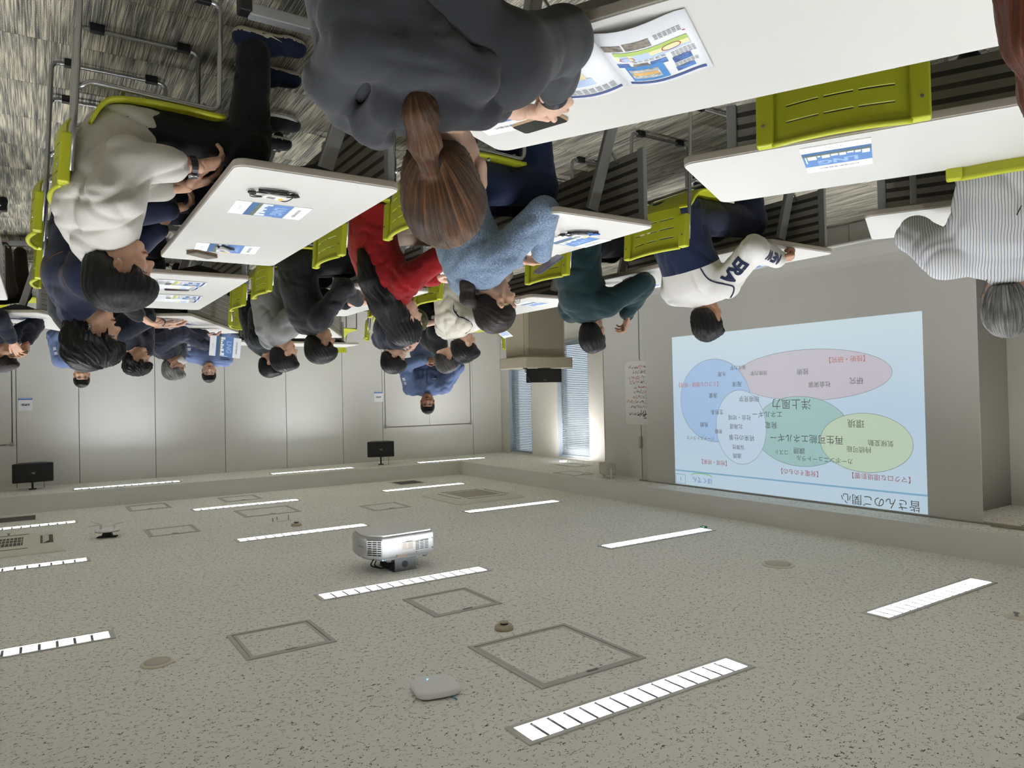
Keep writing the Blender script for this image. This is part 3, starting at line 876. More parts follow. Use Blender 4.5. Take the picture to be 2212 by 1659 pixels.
# projector
pj = thing('projector', 'white ceiling projector on a grey bracket with black cables', 'projector', TR(-2.22, 5.09, HC))
out = [(-0.26, -0.20), (0.17, -0.225), (0.25, -0.12), (0.275, 0.0), (0.25, 0.16), (0.19, 0.215), (-0.2, 0.215), (-0.26, 0.17)]
body = MB().prism(out, -0.275, -0.115)
M_PJ = mat('projector_white_glare_cut', (176, 176, 174), 0.4)  # body white, darkened in colour to offset the strong light of the adjacent lamp
M_PJ_UNDER = mat('projector_white_shade_lift', (226, 226, 224), 0.4)  # same white, lightened in colour for the underside that gets little light
bo = body.build('projector_body', M_PJ, pj, bevel=0.022, seg=4)
MB().prism([(p[0] * 0.93, p[1] * 0.93) for p in out], -0.292, -0.27).build('bottom_cover', M_PJ_UNDER, pj, bevel=0.015, seg=3)
MB().prism([(p[0] * 0.86, p[1] * 0.9) for p in out], -0.12, -0.098).build('base_tray', M_PJ, pj, bevel=0.006)
for x, y in ((-0.2, -0.15), (0.1, -0.17), (-0.2, 0.15)):
    MB().lathe([(0.018, 0), (0.018, 0.016)], 12).build('rubber_foot', M_PJ, pj, Matrix.Translation((x, y, -0.1)))
# corner exhaust grille on the slanted face between rear and camera side
a, b = Vector((0.165, -0.228, 0)), Vector((0.252, -0.122, 0))
ux = (b - a).normalized(); nrm = Vector((ux.y, -ux.x, 0))
GM = basis(ux, (0, 0, 1), nrm, (a + b) / 2 + Vector((0, 0, -0.195)) + nrm * 0.002)
gr = MB().box((-0.058, -0.058, -0.004), (0.058, 0.058, 0.001)).build('exhaust_grille', mat('grille_dark', (38, 36, 32), 0.8), pj, GM)
for i in range(8):
    z = -0.054 + 0.108 * i / 7
    MB().box((-0.058, z - 0.0035, 0.0), (0.058, z + 0.0035, 0.008)).build('grille_bar', M_PJ, gr)
for x in (-0.058, -0.022, 0.018, 0.058):
    MB().box((x - 0.003, -0.058, 0.0), (x + 0.003, 0.058, 0.007)).build('grille_bar', M_PJ, gr)
sm = basis((1, 0, 0), (0, 0, 1), (0, -1, 0), (-0.15, -0.209, -0.185))
sv = MB().box((-0.055, -0.034, 0), (0.055, 0.034, 0.0015)).build('side_vent', M_PJ, pj, sm)
for i in range(6):
    for j in range(3):
        MB().box((-0.053 + 0.037 * j, -0.031 + 0.0112 * i, 0.001), (-0.053 + 0.037 * j + 0.031, -0.031 + 0.0112 * i + 0.005, 0.0022)).build('vent_slot', mat('grille_dark', (38, 36, 32)), sv)
lb = MB().box((-0.045, -0.03, 0), (0.045, 0.028, 0.001)).build('type_label', mat('label_cream', (170, 164, 152), 0.5), pj, basis((1, 0, 0), (0, 0, 1), (0, -1, 0), (-0.03, -0.217, -0.19)))
for i in range(6):
    MB().box((-0.041, 0.018 - i * 0.008, 0.001), (-0.004 if i % 2 else 0.0, 0.0205 - i * 0.008, 0.0014)).box((0.008, 0.018 - i * 0.008, 0.001), (0.04, 0.0205 - i * 0.008, 0.0014)).build('label_line', mat('label_brown', (110, 94, 84), 0.6), lb)
MB().box((-0.036, -0.012, 0), (0.036, 0.012, 0.001)).build('warning_label', mat('label_pink', (176, 150, 138), 0.5), pj, basis((1, 0, 0), (0, 0, 1), (0, -1, 0), (0.02, -0.2165, -0.125)))
for x, z in ((-0.235, -0.155), (-0.235, -0.225), (-0.1, -0.14), (0.06, -0.135)):
    MB().lathe([(0.004, 0), (0.004, 0.002)], 8).build('screw', M_BLACK, pj, basis((1, 0, 0), (0, 0, 1), (0, -1, 0), (x, -0.2105 - 0.03 * (x + 0.26) / 0.43 * 0.8, z)))
link('maker_logo', text_mesh('EPSON', 0.03, mat('logo_grey', (120, 122, 124), 0.4), 0.062, extrude=0.0005), pj, basis((0.27, 0.96, 0), (0, 0, 1), (0.96, -0.27, 0), (0.2665, -0.06, -0.2)))
br = MB().box((-0.13, -0.16, -0.004), (0.06, 0.12, 0.0)).box((-0.12, -0.165, -0.1), (0.05, -0.158, 0.0)).box((-0.12, 0.11, -0.1), (0.05, 0.117, 0)).box((-0.09, -0.14, -0.1), (0.02, 0.1, -0.092)).build('ceiling_bracket', mat('bracket_grey', (112, 114, 116), 0.4, 0.5), pj)
MB().lathe([(0.024, 0), (0.024, 0.003)], 18).build('bracket_hole', M_BLACK, pj, basis((1, 0, 0), (0, 0, 1), (0, -1, 0), (-0.03, -0.1645, -0.05)))
for k, dx in enumerate((0.0, 0.03)):
    MB().tube(fillet([(0.2 - dx, -0.13, -0.11), (0.22 - dx, -0.1, -0.06), (0.12, -0.06, -0.02), (0.03, -0.02, -0.006)], 0.05), 0.005, 7).build('cable', M_BLACK, pj, smooth=True)
MB().lathe([(0.004, 0), (0.004, 0.002)], 8).build('status_light', mat('blue_led', (80, 170, 255), 0.4, emit=(80, 170, 255), es=4), pj, basis((1, 0, 0), (0, 0, 1), (0, -1, 0), (0.165, -0.216, -0.112)))

# access points, detectors, speakers, pins
ap = thing('access_point', 'rounded white wireless access point with a blue light and teal cable', 'access point', TR(-1.43, 2.84, HC, 12))
MB().prism(rrect(0.20, 0.20, 0.055, 7), -0.036, -0.006).build('cover', mat('ap_white', (246, 246, 246), 0.3), ap, bevel=0.014, seg=4)
MB().prism(rrect(0.16, 0.16, 0.03, 5), -0.008, 0.0).build('mount_plate', mat('ap_grey', (150, 150, 150), 0.5), ap)
MB().lathe([(0.0035, -0.0015), (0.0035, 0)], 10).build('status_light', mat('blue_led', (80, 170, 255)), ap, Matrix.Translation((0.02, 0.055, -0.0365)))
MB().tube([(-0.04, -0.06, -0.006), (-0.055, -0.11, -0.006), (-0.06, -0.125, -0.001)], 0.003, 6).build('cable', mat('teal_cable', (70, 150, 170), 0.5), ap, smooth=True)
a2 = thing('access_point', 'round access point with three white antennas on a black bracket', 'access point', TR(-0.53, 7.95, HC, 20))
MB().lathe([(0.02, -0.085), (0.1, -0.078), (0.112, -0.068), (0.1, -0.06), (0.03, -0.055)], 28).build('disc_cover', mat('ap_white', (206, 206, 206)), a2, smooth=True)
MB().lathe([(0.098, -0.064), (0.105, -0.058), (0.06, -0.052)], 24).build('disc_base', M_BLACK, a2, smooth=True)
MB().prism([(-0.03, -0.055), (0.03, -0.055), (0.05, -0.012), (-0.05, -0.012)], -0.02, 0.02, basis((1, 0, 0), (0, 0, 1), (0, -1, 0), (0, 0, 0))).box((-0.085, -0.03, -0.012), (0.085, -0.018, -0.0)).box((-0.085, 0.018, -0.012), (0.085, 0.03, 0)).build('bracket', M_BLACK, a2)
for (x, y), (ex, ey, ez) in (((-0.06, 0.0), (-0.14, 0.02, -0.135)), ((0.06, -0.01), (0.15, -0.06, -0.118)), ((0.062, 0.03), (0.16, 0.06, -0.15))):
    MB().tube([(x, y, -0.08), (x, y, -0.12), (x + (ex - x) * 0.2, y + (ey - y) * 0.2, -0.124), (ex, ey, ez)], [0.007, 0.007, 0.006, 0.004], 7).build('antenna', M_WPLAST, a2, smooth=True)
for x, y, lab in ((-2.12, 3.36, 'ivory smoke detector beside the large ceiling hatch'), (-2.17, 7.36, 'ivory smoke detector beside the small ceiling pins')):
    d = thing('smoke_detector', lab, 'smoke detector', TR(x, y, HC), 'smoke detectors')
    MB().lathe([(0.052, 0), (0.052, -0.016), (0.046, -0.024), (0.026, -0.028)], 24).build('base', M_CREAMPL, d, smooth=True)
    MB().lathe([(0.022, -0.026), (0.022, -0.037)], 16).build('sensor_slit', M_BLACK, d, smooth=True)
    MB().lathe([(0.027, -0.037), (0.024, -0.043), (0.01, -0.046)], 18).build('cap', M_CREAMPL, d, smooth=True)
for x, y, r, lab in ((-4.50, 3.36, 0.115, 'round ceiling speaker with a pale rim, alone in the speckled ceiling'), (-0.47, 3.96, 0.075, 'flat round white ceiling disc near the strip light end')):
    s = thing('ceiling_speaker', lab, 'speaker', TR(x, y, HC))
    MB().lathe([(r, 0), (r, -0.004), (r * 0.86, -0.012), (r * 0.84, -0.008)], 32).build('rim', mat('speaker_rim', (226, 220, 202), 0.4), s, smooth=True)
    MB().lathe([(r * 0.83, -0.006), (r * 0.6, -0.013), (r * 0.1, -0.015)], 32).build('grille', mat('speaker_cloth', (200, 196, 184) if r > 0.1 else (236, 234, 228), 0.7, bump=(600, 0.3)), s, smooth=True)
for x, y, lab in ((-4.49, 1.82, 'round sensor plate with a small metal nozzle beyond the last strip light'), (0.27, 8.68, 'round sprinkler plate next to the barred air conditioner')):
    s = thing('sprinkler', lab, 'sprinkler', TR(x, y, HC), 'sprinklers')
    MB().lathe([(0.06, 0), (0.058, -0.004), (0.02, -0.006)], 24).build('plate', mat('speaker_rim', (196, 190, 172)), s, smooth=True)
    MB().lathe([(0.01, -0.004), (0.008, -0.02), (0.016, -0.022), (0.016, -0.025)], 12).build('nozzle', M_STEEL, s)
pn = thing('ceiling_fitting', 'small white ceiling plate with four dark pins beside the wide hatch', 'ceiling fitting', TR(-2.16, 7.76, HC))
MB().box((-0.07, -0.05, -0.006), (0.07, 0.05, 0)).build('plate', M_WPLAST, pn)
for x, y in ((-0.07, 0.09), (0.06, 0.06), (-0.04, -0.02), (0.12, 0.0)):
    MB().tube([(x, y, 0.0), (x, y, -0.04)], 0.005, 6).build('pin', M_DKGREY, pn)
# downlight and white speaker under the soffit
M_DOWN = mat('downlight_lens', (255, 255, 255), 0.5, emit=(255, 252, 246), es=LAMP * 6)
for x, y, lab in ((-6.93, 9.12, 'small round lit downlight in the soffit by the windows'), (-6.80, 1.45, 'small round lit downlight in the soffit past the screen')):
    dl = thing('downlight', lab, 'downlight', TR(x, y, HS), 'soffit downlights')
    MB().lathe([(0.07, 0), (0.07, -0.005), (0.058, -0.006)], 24).build('trim_ring', M_TRIMW, dl)
    MB().lathe([(0.055, -0.003), (0.052, -0.0085)], 24).build('lens', M_DOWN, dl)
ws = thing('wall_speaker', 'small white box speaker on a U bracket under the soffit by the pier', 'speaker', TR(-6.0, 6.98, HS, 20))
MB().prism(rrect(0.15, 0.24, 0.03), -0.19, -0.045).build('cabinet', mat('speaker_white', (196, 192, 178), 0.5), ws, bevel=0.012, seg=3)
for s in (-1, 1):
    MB().box((-0.012, s * 0.128 - 0.004, -0.13), (0.012, s * 0.128 + 0.004, 0)).build('bracket_arm', M_WPLAST, ws)
    MB().tube([(0.03 * s, 0.01, -0.05), (0.045 * s, 0.02, -0.02), (0.03 * s, 0.02, 0)], 0.004, 6).build('cable', M_WPLAST, ws, smooth=True)
MB().box((-0.03, -0.13, -0.004), (0.03, 0.13, 0)).build('bracket_base', M_WPLAST, ws)


def hang_speaker(x, y, z, deg, w, h, label):
    s = thing('loudspeaker', label, 'loudspeaker', TR(x, y, HS, deg), 'black loudspeakers')
    zc = z - HS
    poly = [(-w / 2, 0), (w / 2, 0), (w / 2, 0.05), (w * 0.28, 0.24), (-w * 0.28, 0.24), (-w / 2, 0.05)]
    MB().prism(poly, zc - h / 2, zc + h / 2).build('cabinet', mat('speaker_black', (24, 24, 24), 0.5), s, bevel=0.012, seg=3)
    MB().box((-w / 2 + 0.01, -0.008, zc - h / 2 + 0.01), (w / 2 - 0.01, 0.0, zc + h / 2 - 0.01)).build('front_grille', mat('grille_cloth', (16, 16, 16), 0.7, bump=(500, 0.4)), s, bevel=0.004)
    link('maker_logo', text_mesh('JBL', 0.03, M_STEEL, 0.05, extrude=0.001), s, basis((1, 0, 0), (0, 0, 1), (0, -1, 0), (0, -0.0085, zc)))
    MB().tube([(0, 0.13, zc + h / 2 - 0.01), (0, 0.13, 0)], 0.012, 10).box((-0.04, 0.1, -0.012), (0.04, 0.16, 0)).box((-0.03, 0.115, zc + h / 2 - 0.004), (0.03, 0.145, zc + h / 2 + 0.012)).build('mount', M_BLACK, s)
    MB().tube(fillet([(-w * 0.2, 0.22, zc), (-w * 0.3, 0.28, zc + h * 0.3), (-w * 0.3, 0.2, 0)], 0.06), 0.003, 6).build('cable', M_BLACK, s, smooth=True)


hang_speaker(0.08, 10.98, 2.365, -4, 0.44, 0.24, 'black loudspeaker hung from the soffit beside the panel wall door edge')
hang_speaker(-4.52, 10.72, 2.33, 22, 0.42, 0.245, 'black loudspeaker with angled sides hung from the soffit above the double door sign')
# ------------------------------------------------------------------ people: smooth blended bodies and clothes
import openvdb


def V(*a):
    return np.array(a, 'd')


class Field:
    """signed-distance solid built from blended round cones and ellipsoids"""
    def __init__(s):
        s.p = []

    def rc(s, a, b, ra, rb, k=0.02, sub=False, flat=None):
        s.p.append(('rc', np.array(a, 'd'), np.array(b, 'd'), ra, rb, k, sub, flat)); return s

    def chain(s, pts, rs, k=0.02, flat=None):
        for i in range(len(pts) - 1): s.rc(pts[i], pts[i + 1], rs[i], rs[i + 1], k, False, flat)
        return s

    def el(s, c, r, k=0.02, sub=False, rot=None):
        s.p.append(('el', np.array(c, 'd'), np.array(r, 'd'), np.array(rot, 'd') if rot is not None else None, 0, k, sub, None)); return s

    def moved(s, M):
        A = np.array(M); Rm = A[:3, :3]; t = A[:3, 3]
        f = Field()
        for q in s.p:
            if q[0] == 'rc':
                fl = q[7]
                if fl is not None: fl = (Rm @ fl[0], fl[1])
                f.p.append(('rc', Rm @ q[1] + t, Rm @ q[2] + t, q[3], q[4], q[5], q[6], fl))
            else:
                rot = Rm if q[3] is None else Rm @ q[3]
                f.p.append(('el', Rm @ q[1] + t, q[2], rot, 0, q[5], q[6], None))
        return f

    def add(s, o):
        s.p += o.p; return s

    def poly(s, vox, disp=None, clip=None):
        lo = np.full(3, 1e9); hi = -lo
        for q in s.p:
            if q[6]: continue
            if q[0] == 'rc':
                r = max(q[3], q[4])
                lo = np.minimum(lo, np.minimum(q[1], q[2]) - r); hi = np.maximum(hi, np.maximum(q[1], q[2]) + r)
            else:
                r = max(q[2]); lo = np.minimum(lo, q[1] - r); hi = np.maximum(hi, q[1] + r)
        pad = 4 * vox + 0.012
        lo -= pad; hi += pad
        n = np.ceil((hi - lo) / vox).astype(int) + 1
        A = np.full(n, 0.06, 'f')
        ax = [lo[i] + vox * np.arange(n[i]) for i in range(3)]
        for q in s.p:
            kind, k = q[0], q[5]
            if kind == 'rc':
                r = max(q[3], q[4]); m = r + k + 0.02 + 2 * vox
                a0, a1 = np.minimum(q[1], q[2]) - m, np.maximum(q[1], q[2]) + m
            else:
                m = max(q[2]) + k + 0.02 + 2 * vox; a0, a1 = q[1] - m, q[1] + m
            i0 = np.clip(np.floor((a0 - lo) / vox).astype(int), 0, n); i1 = np.clip(np.ceil((a1 - lo) / vox).astype(int) + 1, 0, n)
            if (i1 <= i0).any(): continue
            sl = tuple(slice(i0[i], i1[i]) for i in range(3))
            X = ax[0][sl[0]][:, None, None]; Y = ax[1][sl[1]][None, :, None]; Z = ax[2][sl[2]][None, None, :]
            if kind == 'rc':
                a, b, ra, rb, fl = q[1], q[2], q[3], q[4], q[7]
                dx, dy, dz = X - a[0], Y - a[1], Z - a[2]
                ba = b - a
                if fl is not None:      # squash along an axis
                    f, sc = fl
                    pr = (dx * f[0] + dy * f[1] + dz * f[2]) * (sc - 1)
                    dx, dy, dz = dx + pr * f[0], dy + pr * f[1], dz + pr * f[2]
                    ba = ba + f * (ba @ f) * (sc - 1)
                L2 = ba @ ba + 1e-12
                t = np.clip((dx * ba[0] + dy * ba[1] + dz * ba[2]) / L2, 0, 1)
                d = np.sqrt((dx - t * ba[0]) ** 2 + (dy - t * ba[1]) ** 2 + (dz - t * ba[2]) ** 2) - (ra + (rb - ra) * t)
            else:
                c, r, rot = q[1], q[2], q[3]
                dx, dy, dz = X - c[0], Y - c[1], Z - c[2]
                if rot is not None:
                    dx, dy, dz = (dx * rot[0, 0] + dy * rot[1, 0] + dz * rot[2, 0], dx * rot[0, 1] + dy * rot[1, 1] + dz * rot[2, 1], dx * rot[0, 2] + dy * rot[1, 2] + dz * rot[2, 2])
                k0 = np.sqrt((dx / r[0]) ** 2 + (dy / r[1]) ** 2 + (dz / r[2]) ** 2)
                k1 = np.sqrt((dx / r[0] ** 2) ** 2 + (dy / r[1] ** 2) ** 2 + (dz / r[2] ** 2) ** 2) + 1e-9
                d = k0 * (k0 - 1) / k1
            cur = A[sl]
            if q[6]:
                h = np.clip(0.5 - 0.5 * (cur + d) / k, 0, 1)
                A[sl] = cur * (1 - h) - d * h + k * h * (1 - h)
            else:
                h = np.clip(0.5 + 0.5 * (cur - d) / k, 0, 1)
                A[sl] = cur * (1 - h) + d * h - k * h * (1 - h)
        if disp is not None:
            I = np.argwhere(np.abs(A) < 0.028)
            if len(I):
                Pp = I * vox + lo
                A[I[:, 0], I[:, 1], I[:, 2]] += disp(Pp).astype('f')
        if clip is not None:
            X = ax[0][:, None, None]; Y = ax[1][None, :, None]; Z = ax[2][None, None, :]
            A = np.maximum(A, np.broadcast_to(clip(X, Y, Z), A.shape).astype('f'))
        A[0] = A[-1] = 0.06; A[:, 0] = A[:, -1] = 0.06; A[:, :, 0] = A[:, :, -1] = 0.06
        g = openvdb.FloatGrid(0.06)
        g.copyFromArray(A)
        pts, quads = g.convertToQuads(0.0)
        return np.asarray(pts, 'd') * vox + lo, np.asarray(quads)


def join_polys(L):
    vs, qs, b = [], [], 0
    for v, q in L:
        vs.append(v); qs.append(q + b); b += len(v)
    return np.concatenate(vs), np.concatenate(qs)


def poly_mesh(name, v, q, mats, mi=None):
    me = bpy.data.meshes.new(name)
    n, m = len(v), len(q)
    me.vertices.add(n); me.vertices.foreach_set('co', v.astype('f').ravel())
    fs_ = q.shape[1]
    me.loops.add(m * fs_); me.loops.foreach_set('vertex_index', q.astype('i').ravel())
    me.polygons.add(m); me.polygons.foreach_set('loop_start', np.arange(0, m * fs_, fs_, dtype='i'))
    try: me.polygons.foreach_set('loop_total', np.full(m, fs_, 'i'))
    except Exception: pass
    for a in (mats if isinstance(mats, (list, tuple)) else [mats]): me.materials.append(a)
    if mi is not None: me.polygons.foreach_set('material_index', mi.astype('i'))
    me.polygons.foreach_set('use_smooth', np.ones(m, bool))
    me.update(calc_edges=True)
    me.validate()
    return me


def folds(seed, amp, wl, n=5):
    """cloth folds: warped creases that fade in and out, over a low swell"""
    rg = np.random.RandomState(seed)
    K = rg.randn(n, 3) * np.array((1, 0.8, 0.9)); K /= np.linalg.norm(K, axis=1)[:, None]
    W = wl * (0.6 + 0.9 * rg.rand(n)); ph = rg.rand(n) * 6.28; ph2 = rg.rand(n) * 6.28; ph3 = rg.rand(n) * 6.28
    K2 = rg.randn(n, 3); K2 /= np.linalg.norm(K2, axis=1)[:, None]
    K3 = rg.randn(n, 3); K3 /= np.linalg.norm(K3, axis=1)[:, None]

    def f(P):
        s = np.zeros(len(P))
        for i in range(n):
            w = np.sin(P @ K[i] * 3.14 / W[i] + ph[i] + 1.5 * np.sin(P @ K2[i] * 6.28 / (W[i] * 2.6) + ph2[i]))
            m = np.clip(0.5 + 0.75 * np.sin(P @ K3[i] * 6.28 / (W[i] * 2.4) + ph3[i]), 0, 1)
            s += m * ((1 - np.abs(w)) ** 3 * 2.2 - 0.45)
        return s * amp / math.sqrt(n) * 1.25
    return f


def cut_poly(v, q, co, no):
    """split the quads of a garment along a plane so that two fabrics meet in a clean seam"""
    bm_ = bmesh.new()
    me = bpy.data.meshes.new('cut'); me.from_pydata(v.tolist(), [], q.tolist() if hasattr(q, 'tolist') else q)
    bm_.from_mesh(me); bpy.data.meshes.remove(me)
    bmesh.ops.bisect_plane(bm_, geom=list(bm_.verts) + list(bm_.edges) + list(bm_.faces), plane_co=Vector(co), plane_no=Vector(no), dist=1e-5)
    bmesh.ops.triangulate(bm_, faces=[f_ for f_ in bm_.faces if len(f_.verts) != 4])
    bmesh.ops.triangulate(bm_, faces=bm_.faces)
    bm_.verts.index_update()
    V_ = np.array([x.co[:] for x in bm_.verts]); Q_ = np.array([[x.index for x in f_.verts] for f_ in bm_.faces])
    bm_.free()
    return V_, Q_


def skin_mat(name, rgb, beard=False):
    k = NB(name)
    tc = k.n('TexCoord'); sp = k.n('SeparateXYZ'); k.l(tc.outputs['Object'], sp.inputs[0])
    x, y, z = sp.outputs; ay = k.math('ABSOLUTE', y)
    front = k.math('GREATER_THAN', x, 0.045)
    nz = k.n('TexNoise', i_Scale=35.0, i_Detail=2.0); k.l(tc.outputs['Object'], nz.inputs['Vector'])
    c = lin(rgb)
    base = k.ramp(nz.outputs['Fac'], [(0.3, tuple(v * 0.92 for v in c)), (0.7, tuple(min(1, v * 1.06) for v in c))])

    def ell(cy, cz, ry, rz):
        a = k.math('DIVIDE', k.math('SUBTRACT', ay, cy), ry); b = k.math('DIVIDE', k.math('SUBTRACT', z, cz), rz)
        return k.math('LESS_THAN', k.math('ADD', k.math('MULTIPLY', a, a), k.math('MULTIPLY', b, b)), 1.0)

    def over(cur, mask, col):
        mx = k.n('Mix', data_type='RGBA'); k.l(k.math('MULTIPLY', mask, front), mx.inputs[0]); k.l(cur, mx.inputs[6]); mx.inputs[7].default_value = (*lin(col), 1)
        return mx.outputs[2]
    cur = over(base, ell(0.0, -0.070, 0.024, 0.0095), tuple(int(a * b) for a, b in zip(rgb, (0.86, 0.66, 0.62))))
    cur = over(cur, ell(0.0, -0.0705, 0.022, 0.0012), (96, 52, 46))
    cur = over(cur, ell(0.031, 0.0015, 0.0155, 0.0068), (44, 32, 28))
    cur = over(cur, ell(0.031, -0.0005, 0.0135, 0.0046), (226, 222, 216))
    cur = over(cur, ell(0.031, 0.0, 0.0058, 0.0058), (26, 20, 18))
    cur = over(cur, ell(0.032, 0.0215, 0.0185, 0.0042), (36, 30, 27))
    k.l(cur, k.b.inputs['Base Color']); k.b.inputs['Roughness'].default_value = 0.5
    k.b.inputs['Subsurface Weight'].default_value = 0.08; k.b.inputs['Subsurface Radius'].default_value = (0.01, 0.004, 0.002)
    return k.m


SKIN = {n: skin_mat('skin_' + n, c) for n, c in dict(fair=(222, 182, 156), mid=(206, 162, 134), tan=(182, 134, 106), deep=(150, 104, 78)).items()}


def hair_mat(name, dark, light, amount=0.5, sheen=0.0):
    """streaks that run along the flow axis (local x) of the hair object"""
    k = NB(name)
    tc = k.n('TexCoord'); sp = k.n('SeparateXYZ'); k.l(tc.outputs['Object'], sp.inputs[0])
    ang = k.math('ARCTAN2', sp.outputs['Y'], sp.outputs['Z'])
    co = k.n('CombineXYZ'); k.l(k.math('MULTIPLY', ang, 22.0), co.inputs[0]); k.l(k.math('MULTIPLY', sp.outputs['X'], 5.0), co.inputs[1]); co.inputs[2].default_value = 0.0
    n1 = k.n('TexNoise', i_Scale=1.0, i_Detail=5.0, i_Roughness=0.75); k.l(co.outputs[0], n1.inputs['Vector'])
    n2 = k.n('TexNoise', i_Scale=9.0, i_Detail=2.0); k.l(tc.outputs['Object'], n2.inputs['Vector'])
    v = k.math('ADD', k.math('MULTIPLY', n1.outputs['Fac'], 0.75), k.math('MULTIPLY', n2.outputs['Fac'], 0.3))
    c = k.ramp(v, [(0.42, lin(dark)), (0.62 - 0.12 * amount, lin(tuple((a + b) / 2 for a, b in zip(dark, light)))), (0.72 - 0.1 * amount, lin(light))])
    k.l(c, k.b.inputs['Base Color']); k.b.inputs['Roughness'].default_value = 0.42; k.b.inputs['Specular IOR Level'].default_value = 0.32
    bp = k.n('Bump', i_Strength=0.55, i_Distance=0.004); k.l(n1.outputs['Fac'], bp.inputs['Height']); k.l(bp.outputs[0], k.b.inputs['Normal'])
    return k.m


HAIR = {n: hair_mat('hair_' + n, *c) for n, c in dict(
    black=((9, 8, 8), (30, 28, 28), 0.1), brown=((38, 25, 17), (134, 92, 56), 0.6), auburn=((58, 28, 18), (132, 72, 44), 0.5),
    darkbrown=((18, 13, 11), (58, 42, 34), 0.3), salt=((46, 45, 44), (172, 170, 164), 0.8), greyst=((30, 29, 28), (120, 116, 110), 0.6)).items()}


def cloth(name, rgb, rough=0.85, bump=(260, 0.25), noise=None, sheen=0.15, crease=0.35, scale=5.5):
    """woven or knitted cloth: fine weave relief over soft long creases"""
    if 'cloth_' + name in MATS: return MATS['cloth_' + name]
    m = mat('cloth_' + name, rgb, rough, spec=0.25, bump=bump, noise=noise, sheen=sheen)
    nt = m.node_tree; b = nt.nodes['Principled BSDF']
    tc = [n for n in nt.nodes if n.type == 'TEX_COORD'][0]; bp = [n for n in nt.nodes if n.type == 'BUMP'][0]
    nz = nt.nodes.new('ShaderNodeTexNoise'); nz.noise_type = 'RIDGED_MULTIFRACTAL'
    nz.inputs['Scale'].default_value = scale; nz.inputs['Detail'].default_value = 1.5; nz.inputs['Distortion'].default_value = 0.9; nz.inputs['Roughness'].default_value = 0.4
    mp = nt.nodes.new('ShaderNodeMapping'); mp.inputs['Scale'].default_value = (1.0, 1.3, 0.75); mp.inputs['Rotation'].default_value = (0.4, 0.5, 0.2)
    nt.links.new(tc.outputs['Object'], mp.inputs['Vector']); nt.links.new(mp.outputs[0], nz.inputs['Vector'])
    b2 = nt.nodes.new('ShaderNodeBump'); b2.inputs['Strength'].default_value = crease; b2.inputs['Distance'].default_value = 0.022
    nt.links.new(nz.outputs['Fac'], b2.inputs['Height']); nt.links.new(bp.outputs['Normal'], b2.inputs['Normal']); nt.links.new(b2.outputs['Normal'], b.inputs['Normal'])
    return m


def head_field():
    f = Field()
    f.el((-0.016, 0, 0.03), (0.093, 0.074, 0.086), 0.02)
    f.el((0.024, 0, -0.03), (0.063, 0.060, 0.082), 0.03)
    f.rc((0.0, 0.052, -0.055), (0.052, 0.022, -0.1), 0.017, 0.016, 0.025); f.rc((0.0, -0.052, -0.055), (0.052, -0.022, -0.1), 0.017, 0.016, 0.025)
    f.el((0.064, 0, -0.098), (0.022, 0.026, 0.018), 0.02)
    f.el((0.062, 0, 0.022), (0.026, 0.052, 0.016), 0.02)
    for s in (-1, 1): f.el((0.054, 0.036 * s, -0.028), (0.026, 0.022, 0.02), 0.02)
    for s in (-1, 1): f.el((0.094, 0.031 * s, 0.002), (0.016, 0.017, 0.010), 0.012, True)
    for s in (-1, 1): f.el((0.066, 0.031 * s, 0.0), (0.0135, 0.0145, 0.0105), 0.004)
    f.rc((0.082, 0, 0.006), (0.101, 0, -0.032), 0.008, 0.0115, 0.012)
    for s in (-1, 1): f.el((0.090, 0.011 * s, -0.035), (0.011, 0.0085, 0.008), 0.006)
    f.el((0.083, 0, -0.064), (0.0125, 0.022, 0.007), 0.008); f.el((0.081, 0, -0.0765), (0.0125, 0.019, 0.0075), 0.008)
    f.el((0.086, 0, -0.0705), (0.014, 0.022, 0.0016), 0.003, True)
    for s in (-1, 1):
        rot = np.array(Matrix.Rotation(R(-14), 3, 'Y') @ Matrix.Rotation(R(22 * s), 3, 'Z'))
        f.el((-0.010, 0.0765 * s, -0.012), (0.019, 0.0085, 0.033), 0.006, False, rot)
        f.el((-0.004, 0.087 * s, -0.010), (0.010, 0.007, 0.019), 0.005, True, rot)
    return f


